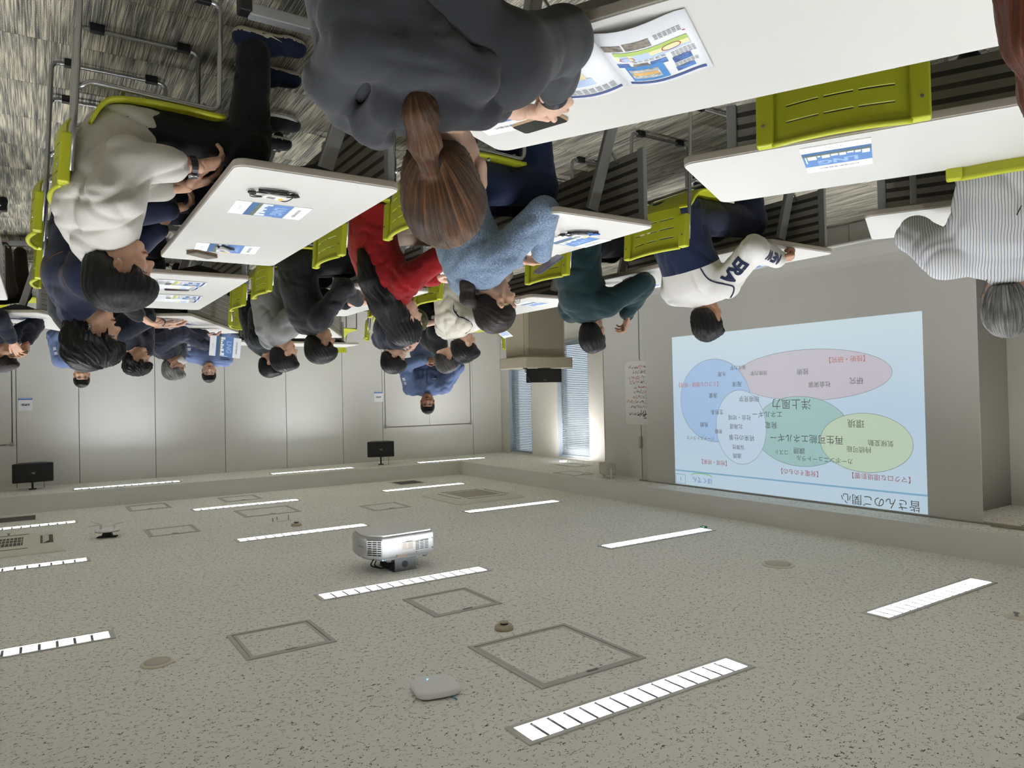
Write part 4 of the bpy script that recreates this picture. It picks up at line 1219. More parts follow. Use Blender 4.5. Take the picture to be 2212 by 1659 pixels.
def hand_field(side, curl=(18, 25, 18), spread=6, thumb=(35, 20), point=False, sc=1.0):
    """x to the finger tips, z out of the back of the hand; side +1 puts the thumb at +y"""
    f = Field(); k = 0.005
    ys = [0.028, 0.0095, -0.009, -0.026]; ln = [(0.042, 0.026, 0.02), (0.046, 0.029, 0.021), (0.043, 0.027, 0.02), (0.033, 0.021, 0.018)]; rr = [0.0092, 0.0095, 0.009, 0.0078]
    f.el((0.045, 0.002 * side, -0.002), (0.05, 0.036, 0.0145), 0.01)
    for i in range(4):
        y = ys[i] * side
        kn = V(0.088 - abs(i - 1) * 0.004, y, 0.0)
        f.rc((0.012, y * 0.55, 0), kn, 0.0145, 0.0105, 0.008)
        a = 0.0; p = kn; az = R(spread * (1.5 - i) * side / 1.5)
        for j in range(3):
            c = curl[j] * (1 + 0.12 * i) if not (point and i == 0) else 6
            a += R(c)
            q = p + ln[i][j] * V(math.cos(a) * math.cos(az), math.cos(a) * math.sin(az), -math.sin(a))
            f.rc(p, q, rr[i] * (1 - 0.07 * j), rr[i] * (1 - 0.07 * (j + 1)), k)
            p = q
    b = V(0.02, 0.026 * side, -0.006); a1, a2 = R(thumb[0]), R(thumb[1])
    m = b + 0.04 * V(math.cos(a1), math.sin(a1) * side, -0.25); t = m + 0.032 * V(math.cos(a2), math.sin(a2) * side, -0.3); e = t + 0.022 * V(math.cos(a2 * 0.6), math.sin(a2 * 0.6) * side, -0.25)
    f.rc((0.012, 0.012 * side, -0.004), b, 0.014, 0.015, 0.01).rc(b, m, 0.0145, 0.0115, 0.008).rc(m, t, 0.0112, 0.0095, k).rc(t, e, 0.0095, 0.0078, k)
    f.rc((-0.04, 0, 0), (0.015, 0, 0), 0.0225, 0.0215, 0.012, False, (V(0, 0, 1), 1.25))
    return f


def ortho(d, u):
    d = np.array(d, 'd'); d = d / np.linalg.norm(d); u = np.array(u, 'd'); u = u - d * (u @ d); u /= np.linalg.norm(u)
    return d, np.cross(u, d), u


def hair_field(h):
    st = h['style']; f = Field()
    vol = h.get('vol', 0.0)
    if st in ('short', 'crop', 'mop', 'bowl'):
        f.el((-0.018, 0, 0.036), (0.104 + vol, 0.083 + vol, 0.095 + vol), 0.02)
        f.el((-0.055, 0, -0.015), (0.062 + vol * 0.6, 0.068 + vol * 0.6, 0.075 + vol), 0.02)
        if st in ('mop', 'bowl'):
            f.el((0.02, 0, 0.062), (0.085 + vol, 0.082 + vol, 0.062 + vol), 0.02)
            for s in (-1, 1): f.el((0.0, 0.066 * s, 0.005), (0.06, 0.025 + vol, 0.045), 0.02)
            f.el((0.085, 0, 0.045), (0.026, 0.06, 0.032), 0.02)
        else:
            f.el((0.045, 0, 0.085), (0.055 + vol, 0.066 + vol, 0.034 + vol), 0.02)
        f.el((0.118, 0, -0.05 if st != 'crop' else -0.03), (0.085, 0.088, 0.088), 0.012, True)
        for s in (-1, 1): f.el((0.016, 0.084 * s, -0.028 if st != 'bowl' else -0.045), (0.038, 0.03, 0.043), 0.01, True)
        f.el((0.0, 0, -0.14), (0.15, 0.12, 0.075 if st != 'mop' else 0.06), 0.01, True)
    elif st == 'pony':
        f.el((-0.018, 0, 0.034), (0.102, 0.082, 0.092), 0.02)
        f.el((-0.06, 0, -0.015), (0.055, 0.068, 0.07), 0.02)
        f.el((0.118, 0, -0.05), (0.09, 0.088, 0.1), 0.012, True)
        for s in (-1, 1): f.el((0.02, 0.086 * s, -0.03), (0.042, 0.03, 0.048), 0.01, True)
        f.el((0.0, 0, -0.13), (0.15, 0.12, 0.068), 0.01, True)
    elif st == 'long':
        f.el((-0.018, 0, 0.034), (0.106, 0.088, 0.094), 0.02)
        f.el((-0.05, 0, -0.03), (0.07, 0.082, 0.1), 0.03)
        f.el((0.115, 0, -0.05), (0.085, 0.074, 0.095), 0.012, True)
    for pts, rs in h.get('locks', []):
        f.chain(pts, rs, 0.018)
    return f


def person(label, loc, heading, head, pelvis, hyaw=0, hpitch=0, hroll=0, skin='mid', hair=None, shirt=None, trousers=None, shoes=None, arms=None, legs=None,
           sh=0.175, hs=1.0, girth=1.0, vox=1.0, lean=0.0, seed=1, lat=None, standing=False, back=0.03):
    """head, pelvis, wrists, knees and ankles are given in room coordinates"""
    M = TR(loc[0], loc[1], 0, heading); Mi = M.inverted()
    root = thing('person', label, 'person', M, 'people in the room')
    Lp = lambda p: np.array(Mi @ Vector(p))
    H, P = Lp(head), Lp(pelvis)
    up = V(0, 0, 1)
    fwd = V(1, 0, 0)
    Hm = Matrix.Translation(Vector(H)) @ Matrix.Rotation(R(hyaw), 4, 'Z') @ Matrix.Rotation(R(hpitch), 4, 'Y') @ Matrix.Rotation(R(hroll), 4, 'X') @ Matrix.Scale(hs, 4)
    Hr = np.array(Hm.to_3x3())
    nk_top = np.array(Hm @ Vector((-0.022, 0, -0.075)))
    N = nk_top + V(-0.012, 0, -0.085) * hs + Hr @ V(-0.012, 0, 0)
    sp = N - P; sp /= np.linalg.norm(sp)
    l = V(0, 1, 0) if lat is None else np.array(lat, 'd'); l = l - sp * (l @ sp); l /= np.linalg.norm(l)
    f = np.cross(l, sp)
    Wst = P + (N - P) * 0.36 - f * back; C = P + (N - P) * 0.74 - f * back * 0.7
    S = {1: P + (N - P) * 0.93 + l * sh + f * 0.005, -1: P + (N - P) * 0.93 - l * sh + f * 0.005}
    g = girth
    arms = arms or {}; legs = legs or {}
    body = Field(); sf = Field(); tf = Field()
    # --- neck and core under the clothes
    body.rc(nk_top, N, 0.050 * hs, 0.056 * hs, 0.03).rc(N, C, 0.06, 0.09, 0.05).rc(C, Wst, 0.10 * g, 0.09 * g, 0.05, False, (f, 1.4)).rc(Wst, P, 0.09 * g, 0.11 * g, 0.05, False, (f, 1.3))
    lo = shirt.get('loose', 0.012)
    hem = shirt.get('hem', 0.014)
    sf.rc(P - sp * 0.03 + f * 0.01, Wst, (0.148 + lo + hem) * g, (0.135 + lo) * g, 0.05, False, (f, 1.32)).rc(Wst, C, (0.135 + lo) * g, (0.150 + lo) * g, 0.05, False, (f, 1.38)).rc(C, P + (N - P) * 0.9, (0.150 + lo) * g, 0.085 + lo, 0.05, False, (f, 1.35))
    sf.rc(S[1], S[-1], 0.056 + lo * 0.8, 0.056 + lo * 0.8, 0.05)
    for s in (1, -1): sf.rc(N - sp * 0.012, S[s] + (N - S[s]) * 0.1, 0.05 + lo * 0.3, 0.05 + lo * 0.6, 0.04)
    col = shirt.get('collar', 0.0)
    if col: sf.rc(N - sp * 0.01, N + sp * col, 0.064, 0.064, 0.015)
    hoodf = None
    if shirt.get('hood'):
        bk = -f; hoodf = Field()
        for s in (1, -1):
            hoodf.chain([N + f * 0.105 + l * 0.03 * s - sp * 0.03, N + f * 0.06 + l * 0.095 * s + sp * 0.012, N + bk * 0.04 + l * 0.115 * s + sp * 0.04, N + bk * 0.12 + l * 0.07 * s + sp * 0.03, N + bk * 0.15 + sp * 0.01], [0.022, 0.028, 0.034, 0.036, 0.036], 0.012)
            hoodf.chain([N + f * 0.06 + l * 0.11 * s - sp * 0.07, N + f * 0.0 + l * 0.135 * s - sp * 0.03, N + bk * 0.08 + l * 0.145 * s - sp * 0.01, N + bk * 0.16 + l * 0.10 * s - sp * 0.05, N + bk * 0.195 - sp * 0.09], [0.02, 0.028, 0.036, 0.042, 0.046], 0.02)
        hoodf.chain([N + bk * 0.15 + l * 0.04 - sp * 0.05, N + bk * 0.17 - sp * 0.13, N + bk * 0.155 - sp * 0.21], [0.05, 0.055, 0.03], 0.03)
        hoodf.chain([N + bk * 0.12 + l * 0.1 - sp * 0.06, N + bk * 0.15 + l * 0.07 - sp * 0.15], [0.04, 0.03], 0.03); hoodf.chain([N + bk * 0.12 - l * 0.1 - sp * 0.06, N + bk * 0.15 - l * 0.07 - sp * 0.15], [0.04, 0.03], 0.03)
    sl = shirt.get('sleeve', 1.0)
    wr = {}; elb = {}; hands = []
    for s, key in ((1, 'L'), (-1, 'R')):
        a = arms.get(key, {})
        w = Lp(a['w']) if 'w' in a else P + fwd * 0.26 + l * 0.1 * s + up * 0.12
        l1, l2 = 0.275 * hs ** 0.5, 0.245 * hs ** 0.5
        d = w - S[s]; D = np.linalg.norm(d)
        if D > (l1 + l2) * 0.995:
            l1 *= D / ((l1 + l2) * 0.99); l2 = D / 0.99 - l1 if D / 0.99 - l1 > 0 else l2
        d /= D
        x = (l1 * l1 - l2 * l2 + D * D) / (2 * D); hgt = math.sqrt(max(0, l1 * l1 - x * x))
        pole = np.array(a.get('pole', (-0.25, 0.55 * s, -1.0)), 'd'); pole = pole - d * (pole @ d); pole /= np.linalg.norm(pole)
        E = S[s] + d * x + pole * hgt
        if 'e' in a: E = Lp(a['e'])
        wr[s], elb[s] = w, E
        body.rc(S[s], E, 0.045, 0.040, 0.03).rc(E, w, 0.040, 0.0275, 0.02)
        al = lo * (1.0 if sl > 0.7 else 1.4)
        if sl <= 0.5:
            q = S[s] + (E - S[s]) * (sl / 0.5)
            sf.rc(S[s], q, 0.056 + al, 0.058 + al * 1.3, 0.03)
        else:
            sf.rc(S[s], E, 0.05 + al, 0.043 + al * 0.85, 0.03)
            u = (sl - 0.5) / 0.5
            q = E + (w - E) * u
            sf.rc(E, q, 0.043 + al * 0.85, 0.031 + al * 0.6 + 0.012 * (1 - u), 0.02)
        if a.get('show', True):
            hd = a.get('hand', {})
            dr = hd.get('dir'); dr = (w - E) if dr is None else np.array(Mi.to_3x3() @ Vector(dr))
            uu = hd.get('up', (0, 0, 1)); uu = np.array(Mi.to_3x3() @ Vector(uu))
            hx, hy, hz = ortho(dr, uu)
            HM = basis(hx, hy, hz, w)
            hands.append(hand_field(s * hd.get('flip', 1) * -1, hd.get('curl', (18, 25, 18)), hd.get('spread', 6), hd.get('thumb', (35, 20)), hd.get('point', False)).moved(HM))
    # --- legs
    for s, key in ((1, 'L'), (-1, 'R')):
        hip = P + l * 0.085 * s + V(0.0, 0, -0.01)
        if standing:
            kn, an = hip + V(0.02, 0.0, -0.42), V(hip[0] - 0.02, hip[1], 0.08)
        else:
            kn, an = hip + V(0.42, 0.02 * s, -0.03), V(hip[0] + 0.40, hip[1] + 0.03 * s, 0.09)
        if key in legs: kn, an = Lp(legs[key][0]), Lp(legs[key][1])
        body.rc(hip, kn, 0.07, 0.05, 0.04).rc(kn, an, 0.045, 0.034, 0.03)
        ta = legs.get('trim', 0.93)
        tl = legs.get('loose', 0.0)
        tf.rc(hip, kn, (0.088 + tl) * g, 0.068 + tl, 0.04).rc(kn, kn + (an - kn) * ta, 0.066 + tl, 0.05 + tl * 1.2, 0.03)
        if shoes:
            toe = legs.get('toe' + key); td = V(1, 0.12 * s, 0) if toe is None else np.array(Mi.to_3x3() @ Vector(toe))
            td = td / np.linalg.norm(td); sd = V(-td[1], td[0], 0)
            hz0 = an[2] - 0.075
            b0 = V(an[0], an[1], hz0)
            so = Field()
            so.rc(b0 - td * 0.045 + up * 0.045, b0 + td * 0.17 + up * 0.036, 0.041, 0.036, 0.02).rc(b0 - td * 0.02 + up * 0.075, b0 + td * 0.07 + up * 0.058, 0.038, 0.036, 0.02)
            so.rc(b0 + td * 0.13 + up * 0.034 + sd * 0.012 * s, b0 + td * 0.18 + up * 0.03, 0.036, 0.03, 0.02)
            v, q = so.poly(0.007 * vox, None, lambda X, Y, Z: (hz0 + 0.002) - Z)
            zc = v[q].mean(1)[:, 2] - hz0
            xs = (v[q].mean(1)[:, 0] - b0[0]) * td[0] + (v[q].mean(1)[:, 1] - b0[1]) * td[1]
            link('shoe', poly_mesh('shoe', v, q, [shoes[0], shoes[1]], (zc < 0.024 + 0.012 * (xs < 0.02)).astype('i')), root)
    tf.el(P + V(0.015, 0, -0.01), (0.095 * g, 0.145 * g, 0.085 * g), 0.05)
    # --- meshes
    vb = 0.013 * vox
    hf = head_field().moved(Hm); hf.rc(nk_top + (H - nk_top) * 0.25, N + (nk_top - N) * 0.1, 0.052 * hs, 0.056 * hs, 0.03)
    parts = [body.poly(vb), hf.poly(0.0052 * vox)]
    for hnd in hands: parts.append(hnd.poly(0.0042 * vox))
    v, q = join_polys(parts)
    A = np.array(Hm.inverted())
    bo = link('body', poly_mesh('body', v @ A[:3, :3].T + A[:3, 3], q, SKIN[skin]), root, Hm)
    amp = shirt.get('fold', 0.006)
    v, q = sf.poly(0.0095 * vox, folds(seed, amp, shirt.get('wl', 0.13), 5), None if standing else (lambda X, Y, Z: 0.449 - Z + 0 * X + 0 * Y))
    for cp, cn in (shirt['cuts'](dict(P=P, N=N, S=S, E=elb, W=wr, f=f, l=l, sp=sp)) if 'cuts' in shirt else []):
        v, q = cut_poly(v, q, cp, cn)
    fn = shirt.get('fn')
    mi = fn(v[q].mean(1), dict(P=P, N=N, S=S, E=elb, W=wr, f=f, l=l, sp=sp)) if fn else None
    so = link(shirt.get('name', 'shirt'), poly_mesh('shirt', v, q, shirt['mat'], mi), root)
    if hoodf is not None:
        v, q = hoodf.poly(0.0075, folds(seed + 7, 0.005, 0.1, 4))
        link('hood', poly_mesh('hood', v, q, shirt['mat']), so)
    v, q = tf.poly(0.011 * vox, folds(seed + 50, 0.004, 0.12, 4))
    link('trousers', poly_mesh('trousers', v, q, trousers), root)
    hobj = None
    if hair:
        hfld = hair_field(hair)
        ax = Vector(hair.get('axis', (0.25, 0, 1))).normalized()
        rot = Vector((1, 0, 0)).rotation_difference(ax).to_matrix()
        Rh = np.array(rot)
        na, nc, a1, a2 = hair.get('n', 27), hair.get('n2', 61), hair.get('a1', 0.0016), hair.get('a2', 0.001)

        def strands(Pp):
            Q = Pp @ Rh
            an = np.arctan2(Q[:, 1], Q[:, 2])
            return a1 * np.sin(na * an + 2.2 * np.sin(Q[:, 0] * 31 + seed) + 1.3 * np.sin(an * 5 + seed)) + a2 * np.sin(nc * an + 3 * np.sin(Q[:, 0] * 47))
        v, q = hfld.poly(0.0055 * vox, strands)
        hobj = link('hair', poly_mesh('hair', v @ Rh, q, HAIR[hair['col']]), root, Hm @ rot.to_4x4())
    return dict(root=root, body=bo, shirt=so, hair=hobj, H=H, Hm=Hm, N=N, S=S, E=elb, W=wr, P=P, f=f, l=l, sp=sp, M=M, Lp=Lp)


def bracelet(pr, s, m, r=0.031, w=0.012, face=None, off=0.03):
    """watch or band round a wrist; s = +1 left, -1 right"""
    a, b = pr['E'][s], pr['W'][s]; d, y, z = ortho(b - a, (0, 0, 1))
    c = b - d * off
    wt = thing('wristwatch', 'x', 'watch') if False else None
    Mx = basis(y, z, d, c)
    o = MB().lathe([(r, -w), (r + 0.004, -w), (r + 0.004, w), (r, w)], 20).build('wrist_band', m, pr['root'], Mx)
    if face:
        MB().prism(rrect(0.034, 0.036, face[1]), 0, 0.01, basis(y, d, z, c + z * (r + 0.002))).build('watch_case', face[0], o, Mx.inverted(), bevel=0.003)
        MB().prism(rrect(0.027, 0.029, face[1] * 0.8), 0.01, 0.0106, basis(y, d, z, c + z * (r + 0.002))).build('watch_face', face[2], o, Mx.inverted())
    return o
# ------------------------------------------------------------------ the people
C_HOODIE = cloth('charcoal_hoodie', (55, 56, 59), bump=(320, 0.3)); C_BLKTR = cloth('black_trousers', (25, 26, 29)); C_NAVYTR = cloth('navy_trousers', (27, 32, 47))
C_LGREY = cloth('light_grey_shirt', (196, 192, 182), sheen=0.05); C_DENIM = cloth('dark_denim', (34, 40, 64), bump=(500, 0.35)); C_JEANS = cloth('blue_jeans', (30, 42, 74), bump=(500, 0.3))
C_RED = cloth('red_knit', (150, 20, 24), bump=(240, 0.6)); C_BEIGE = cloth('beige_trousers', (168, 150, 132)); C_BOUCLE = cloth('blue_grey_boucle', (118, 136, 158), noise=(150, 0.4), bump=(170, 1.0))
C_BLACK = cloth('black_jersey', (22, 23, 26)); C_GREYT = cloth('grey_marl', (140, 140, 138), noise=(90, 0.06)); C_DKGREEN = cloth('dark_green_black', (24, 31, 33)); C_TEAL = cloth('dark_teal_sweat', (26, 52, 56))
C_NAVY = cloth('navy_jersey', (26, 36, 66)); C_WHITEJ = cloth('white_jersey', (220, 216, 210), sheen=0.05); C_CREAM = cloth('cream_cloth', (208, 202, 188), sheen=0.05); C_OLIVE = cloth('olive_nylon', (74, 76, 40))
C_BLUEJ = cloth('work_jacket_blue', (98, 114, 150)); C_NAVYW = cloth('navy_windbreaker', (40, 42, 58), rough=0.6); C_BROWNTR = cloth('brown_trousers', (54, 44, 34)); C_DKNAVY = cloth('dark_navy_tee', (24, 27, 40))
M_SOLE = mat('cream_sole', (214, 206, 186), 0.6); M_NAVYSHOE = cloth('navy_mesh_shoe', (30, 42, 68)); M_BLKSHOE = cloth('black_shoe', (22, 22, 24)); M_WSOLE = mat('white_sole', (232, 230, 226), 0.6)
nd = np.array([math.cos(R(NEAR_H)), math.sin(R(NEAR_H))])


def ahead(x, y, d, side=0.0, h=NEAR_H):
    c, s = math.cos(R(h)), math.sin(R(h))
    return (x + c * d - s * side, y + s * d + c * side)


PPL = {}
# 1 grey hoodie, brown ponytail
PPL['hood'] = person('person in a charcoal hoodie with a brown ponytail, hands together on the table', (-0.50, 1.15), NEAR_H, (-0.665, 1.235, 1.085), (-0.47, 1.10, 0.545), hyaw=-22, hpitch=14, skin='fair',
    hair=dict(style='pony', col='brown', axis=(-0.75, 0, -0.55), n=23, n2=55, a1=0.0015, a2=0.0012, vol=0.0, locks=[([(-0.098, 0, -0.02), (-0.128, 0.0, -0.028), (-0.165, 0.004, -0.06), (-0.19, 0.008, -0.105), (-0.20, 0.012, -0.15)], [0.018, 0.015, 0.026, 0.028, 0.012])]),
    shirt=dict(mat=C_HOODIE, loose=0.02, sleeve=0.84, hood=True, fold=0.006, wl=0.2, name='hoodie'), trousers=C_BLKTR, sh=0.16, seed=3, back=0.05,
    arms=dict(L=dict(w=(-1.03, 1.365, 0.80), pole=(-0.25, 1.0, -1.0), hand=dict(dir=(-0.75, 0.6, -0.12), up=(-0.25, -0.35, 0.9), curl=(38, 48, 30), point=True, thumb=(30, 10))),
              R=dict(w=(-1.01, 1.475, 0.79), pole=(0.0, -1.0, -0.9), hand=dict(dir=(-0.72, 0.25, -0.1), up=(-0.1, 0.5, 0.85), curl=(30, 45, 30)))))
# 2 loose light grey shirt
PPL['lgrey'] = person('person in a loose light grey shirt and black trousers, a watch on the wrist', (-0.27, 3.0), 180, (-0.25, 2.93, 1.035), (-0.275, 3.02, 0.535), hyaw=6, hpitch=6, skin='mid',
    hair=dict(style='mop', col='black', vol=0.008, axis=(-0.1, 0, 1)), shirt=dict(mat=C_LGREY, loose=0.038, sleeve=0.8, hem=0.02, fold=0.012, wl=0.17), trousers=C_BLKTR, shoes=(M_NAVYSHOE, M_SOLE), seed=5, sh=0.175, vox=0.85,
    arms=dict(L=dict(w=(-0.49, 2.80, 0.645), e=(-0.265, 2.765, 0.67), hand=dict(dir=(-0.8, 0.35, -0.35), up=(0.1, -0.4, 0.9), curl=(25, 30, 20))), R=dict(w=(-0.5, 3.1, 0.64), hand=dict(dir=(-0.8, -0.1, -0.3)))),
    legs=dict(L=((-0.70, 2.93, 0.50), (-0.73, 2.93, 0.095)), R=((-0.70, 3.16, 0.50), (-0.80, 3.22, 0.095)), toeL=(-1, 0.05, 0), toeR=(-1, 0.1, 0), loose=0.012))
# 3 denim jacket
PPL['denim'] = person('person in a dark denim jacket with ear clips and dark curly hair', (-0.22, 3.87), 180, (-0.205, 3.74, 1.20), (-0.22, 3.88, 0.54), hyaw=4, hpitch=4, skin='mid',
    hair=dict(style='mop', col='black', vol=0.014, n=11, n2=29, a1=0.006, a2=0.004), shirt=dict(mat=C_DENIM, loose=0.028, fold=0.007, wl=0.2, collar=0.05, name='denim_jacket'), trousers=C_NAVYTR, shoes=(M_BLKSHOE, M_WSOLE), seed=9, sh=0.19,
    arms=dict(L=dict(w=(-0.50, 3.61, 0.62), e=(-0.25, 3.58, 0.69), hand=dict(dir=(-0.85, 0.2, -0.25), curl=(25, 35, 20))), R=dict(w=(-0.5, 3.95, 0.64))),
    legs=dict(L=((-0.74, 3.74, 0.50), (-0.96, 3.74, 0.10)), R=((-0.74, 3.96, 0.50), (-1.0, 4.05, 0.10)), toeL=(-1, 0.15, 0), toeR=(-1, 0.1, 0), loose=0.015))
# 4 blue-grey sweater
PPL['boucle'] = person('woman in a nubbly blue-grey sweater with low dark ponytail and glasses, holding a phone', (-1.62, 2.92), 180, (-1.80, 2.86, 1.085), (-1.62, 2.93, 0.54), hyaw=8, hpitch=16, skin='mid',
    hair=dict(style='pony', col='darkbrown', axis=(-0.85, 0, -0.45), a1=0.001, a2=0.001, locks=[([(-0.10, 0, -0.03), (-0.135, 0.01, -0.07), (-0.12, 0.02, -0.13), (-0.07, 0.03, -0.2)], [0.018, 0.034, 0.034, 0.014])]),
    shirt=dict(mat=C_BOUCLE, loose=0.03, fold=0.006, wl=0.16, collar=0.01, name='sweater'), trousers=C_JEANS, seed=12, sh=0.165,
    arms=dict(L=dict(w=(-1.98, 2.74, 0.835), pole=(0, 0.9, -0.9), hand=dict(dir=(-0.7, 0.55, -0.15), up=(0.0, -0.6, 0.8), curl=(30, 40, 25))), R=dict(w=(-2.0, 2.98, 0.82), hand=dict(dir=(-0.75, -0.2, 0.1), up=(0, 0.7, 0.7), curl=(30, 45, 30)))),
    legs=dict(L=((-2.05, 2.84, 0.50), (-2.02, 2.84, 0.09)), R=((-2.05, 3.04, 0.50), (-2.02, 3.06, 0.09)), loose=0.02))
# 5 red sweater
PPL['red'] = person('woman in a red knitted sweater with long straight black hair', (-1.58, 3.78), 180, (-1.735, 3.72, 1.085), (-1.56, 3.80, 0.54), hyaw=-4, hpitch=12, skin='fair',
    hair=dict(style='long', col='black', axis=(0.1, 0, 1), a1=0.002, a2=0.0014, locks=[([(-0.06, 0.0, -0.02), (-0.13, 0.02, -0.13), (-0.185, 0.035, -0.27), (-0.205, 0.04, -0.42)], [0.085, 0.075, 0.062, 0.022]), ([(-0.05, 0.055, -0.05), (-0.11, 0.075, -0.18), (-0.15, 0.085, -0.33)], [0.045, 0.04, 0.012]), ([(-0.06, -0.04, -0.05), (-0.14, -0.04, -0.2), (-0.2, -0.03, -0.36)], [0.05, 0.045, 0.012])]),
    shirt=dict(mat=C_RED, loose=0.026, fold=0.006, wl=0.1, name='sweater'), trousers=C_BEIGE, seed=15, sh=0.165,
    arms=dict(L=dict(w=(-2.03, 3.66, 0.79), pole=(0.2, 0.9, -0.8)), R=dict(w=(-2.02, 3.92, 0.785), pole=(0, -0.9, -0.9))))
# 6 navy and white jersey
P6 = dict(n=None)


def fn_ne(c, j):
    u = (c - j['P']) @ j['sp'] / ((j['N'] - j['P']) @ j['sp'])
    lat = np.abs((c - j['P']) @ j['l'])
    white = (u > 0.62)
    for s in (1, -1):
        d = np.linalg.norm(c - (j['E'][s] + j['W'][s]) / 2, axis=1) < 0.185
        d2 = np.linalg.norm(c - (j['S'][s] + j['E'][s]) / 2, axis=1) < 0.15
        white |= (d & (lat > 0.12)) | (d2 & (lat > 0.19))
    white |= np.linalg.norm(c - j['E'][1], axis=1) < 0.1
    return (~white).astype('i')


PPL['newera'] = person('person in a navy and white jersey with lettering on the sleeve, fist on the table', (-3.06, 2.88), 180, (-3.275, 2.885, 1.085), (-3.04, 2.88, 0.54), hyaw=-10, hpitch=14, skin='tan',
    hair=dict(style='short', col='black', vol=0.0, a1=0.0022, a2=0.0018), shirt=dict(mat=[C_WHITEJ, C_NAVY], loose=0.03, fold=0.007, wl=0.15, fn=fn_ne, cuts=lambda j: [(j['P'] + (j['N'] - j['P']) * 0.62, j['sp'])], name='jersey'), trousers=cloth('navy_sweatpants', (36, 40, 62)), seed=18, sh=0.185,
    arms=dict(L=dict(w=(-3.41, 2.50, 0.785), pole=(-0.9, 0.5, -0.35), hand=dict(dir=(-0.75, -0.5, -0.1), up=(-0.1, -0.4, 0.9), curl=(60, 75, 45), thumb=(25, 0))), R=dict(w=(-3.45, 3.05, 0.78))),
    legs=dict(L=((-3.50, 2.74, 0.52), (-3.44, 2.72, 0.09)), R=((-3.48, 3.0, 0.50), (-3.42, 3.02, 0.09)), loose=0.02))
# 7 dark teal sweater
PPL['teal'] = person('person in a dark teal sweatshirt with a hand at the chin', (-3.02, 3.78), 180, (-3.165, 3.80, 1.10), (-3.02, 3.78, 0.54), hyaw=-28, hpitch=4, skin='mid',
    hair=dict(style='short', col='black', vol=0.004), shirt=dict(mat=C_TEAL, loose=0.035, fold=0.007, wl=0.17, name='sweatshirt'), trousers=C_BLACK, shoes=(cloth('cream_shoe', (206, 196, 176)), M_SOLE), seed=21, sh=0.19,
    legs=dict(L=((-3.44, 3.66, 0.50), (-3.10, 3.62, 0.09)), R=((-3.44, 3.90, 0.50), (-3.14, 3.86, 0.09)), toeL=(-1, 0, 0), toeR=(-1, 0, 0)),
    arms=dict(L=dict(w=(-3.34, 3.64, 0.965), pole=(-0.2, 0.8, -0.8), hand=dict(dir=(-0.1, 0.3, 0.9), up=(-0.9, -0.3, 0.0), curl=(30, 40, 25))), R=dict(w=(-3.4, 3.95, 0.79))))
# 8 striped shirt


def stripe_mat():
    k = NB('striped_shirting')
    tc = k.n('TexCoord'); sp = k.n('SeparateXYZ'); k.l(tc.outputs['Object'], sp.inputs[0])
    nz = k.n('TexNoise', i_Scale=6.0); k.l(tc.outputs['Object'], nz.inputs['Vector'])
    y = k.math('ADD', sp.outputs['Y'], k.math('MULTIPLY', nz.outputs['Fac'], 0.02))
    ph = k.math('FRACT', k.math('MULTIPLY', y, 1 / 0.0095))
    c = k.ramp(ph, [(0.0, lin((216, 215, 212))), (0.66, lin((216, 215, 212))), (0.72, lin((122, 128, 146))), (0.9, lin((122, 128, 146))), (0.97, lin((216, 215, 212)))])
    k.l(c, k.b.inputs['Base Color']); k.b.inputs['Roughness'].default_value = 0.85
    return k.m


PPL['stripe'] = person('grey-haired man with glasses in a white shirt with fine dark stripes, seen from behind', (-3.05, 1.19), NEAR_H, (-3.155, 1.275, 1.185), (-3.04, 1.185, 0.54), hyaw=12, hpitch=10, skin='tan',
    hair=dict(style='short', col='salt', vol=0.004, a1=0.003, a2=0.0022), shirt=dict(mat=stripe_mat(), loose=0.035, sleeve=0.86, fold=0.008, wl=0.16, collar=0.035), trousers=C_BLKTR, seed=24, sh=0.20,
    arms=dict(R=dict(w=(-3.40, 1.62, 0.86), pole=(-0.2, -1.0, -0.6), hand=dict(dir=(-0.4, -0.2, 0.5), curl=(25, 35, 20))), L=dict(w=(-3.5, 1.2, 0.8))))
# 9 black long-sleeved top
PPL['black'] = person('man in a black long-sleeved top with clasped hands on the table', (-1.60, 5.20), 180, (-1.745, 5.22, 1.11), (-1.58, 5.22, 0.54), hyaw=0, hpitch=8, skin='mid',
    hair=dict(style='mop', col='black', vol=0.006), shirt=dict(mat=C_BLACK, loose=0.028, sleeve=0.95, fold=0.007, wl=0.15), trousers=C_BLKTR, seed=27, sh=0.185, vox=1.15,
    arms=dict(L=dict(w=(-1.98, 5.05, 0.79), pole=(0, 0.9, -0.9), hand=dict(dir=(-0.7, 0.6, 0.1), up=(0, 0, 1), curl=(35, 45, 25))), R=dict(w=(-1.98, 5.26, 0.785), pole=(0, -0.9, -0.9), hand=dict(dir=(-0.6, -0.75, 0.1), curl=(35, 45, 25)))))
# 10 grey T-shirt
PPL['grey'] = person('man in a grey marl T-shirt with a wristwatch, leaning on his arms', (-1.62, 6.04), 180, (-1.70, 6.0, 1.14), (-1.6, 6.05, 0.54), hpitch=8, skin='mid',
    hair=dict(style='short', col='black', vol=0.006), shirt=dict(mat=C_GREYT, loose=0.035, sleeve=0.42, fold=0.010, wl=0.14), trousers=C_NAVYTR, seed=30, sh=0.19, vox=1.2,
    arms=dict(L=dict(w=(-1.98, 5.86, 0.80), pole=(0, 0.9, -0.8), hand=dict(dir=(-0.9, 0.1, -0.1), curl=(25, 35, 25))), R=dict(w=(-1.98, 6.15, 0.79))))
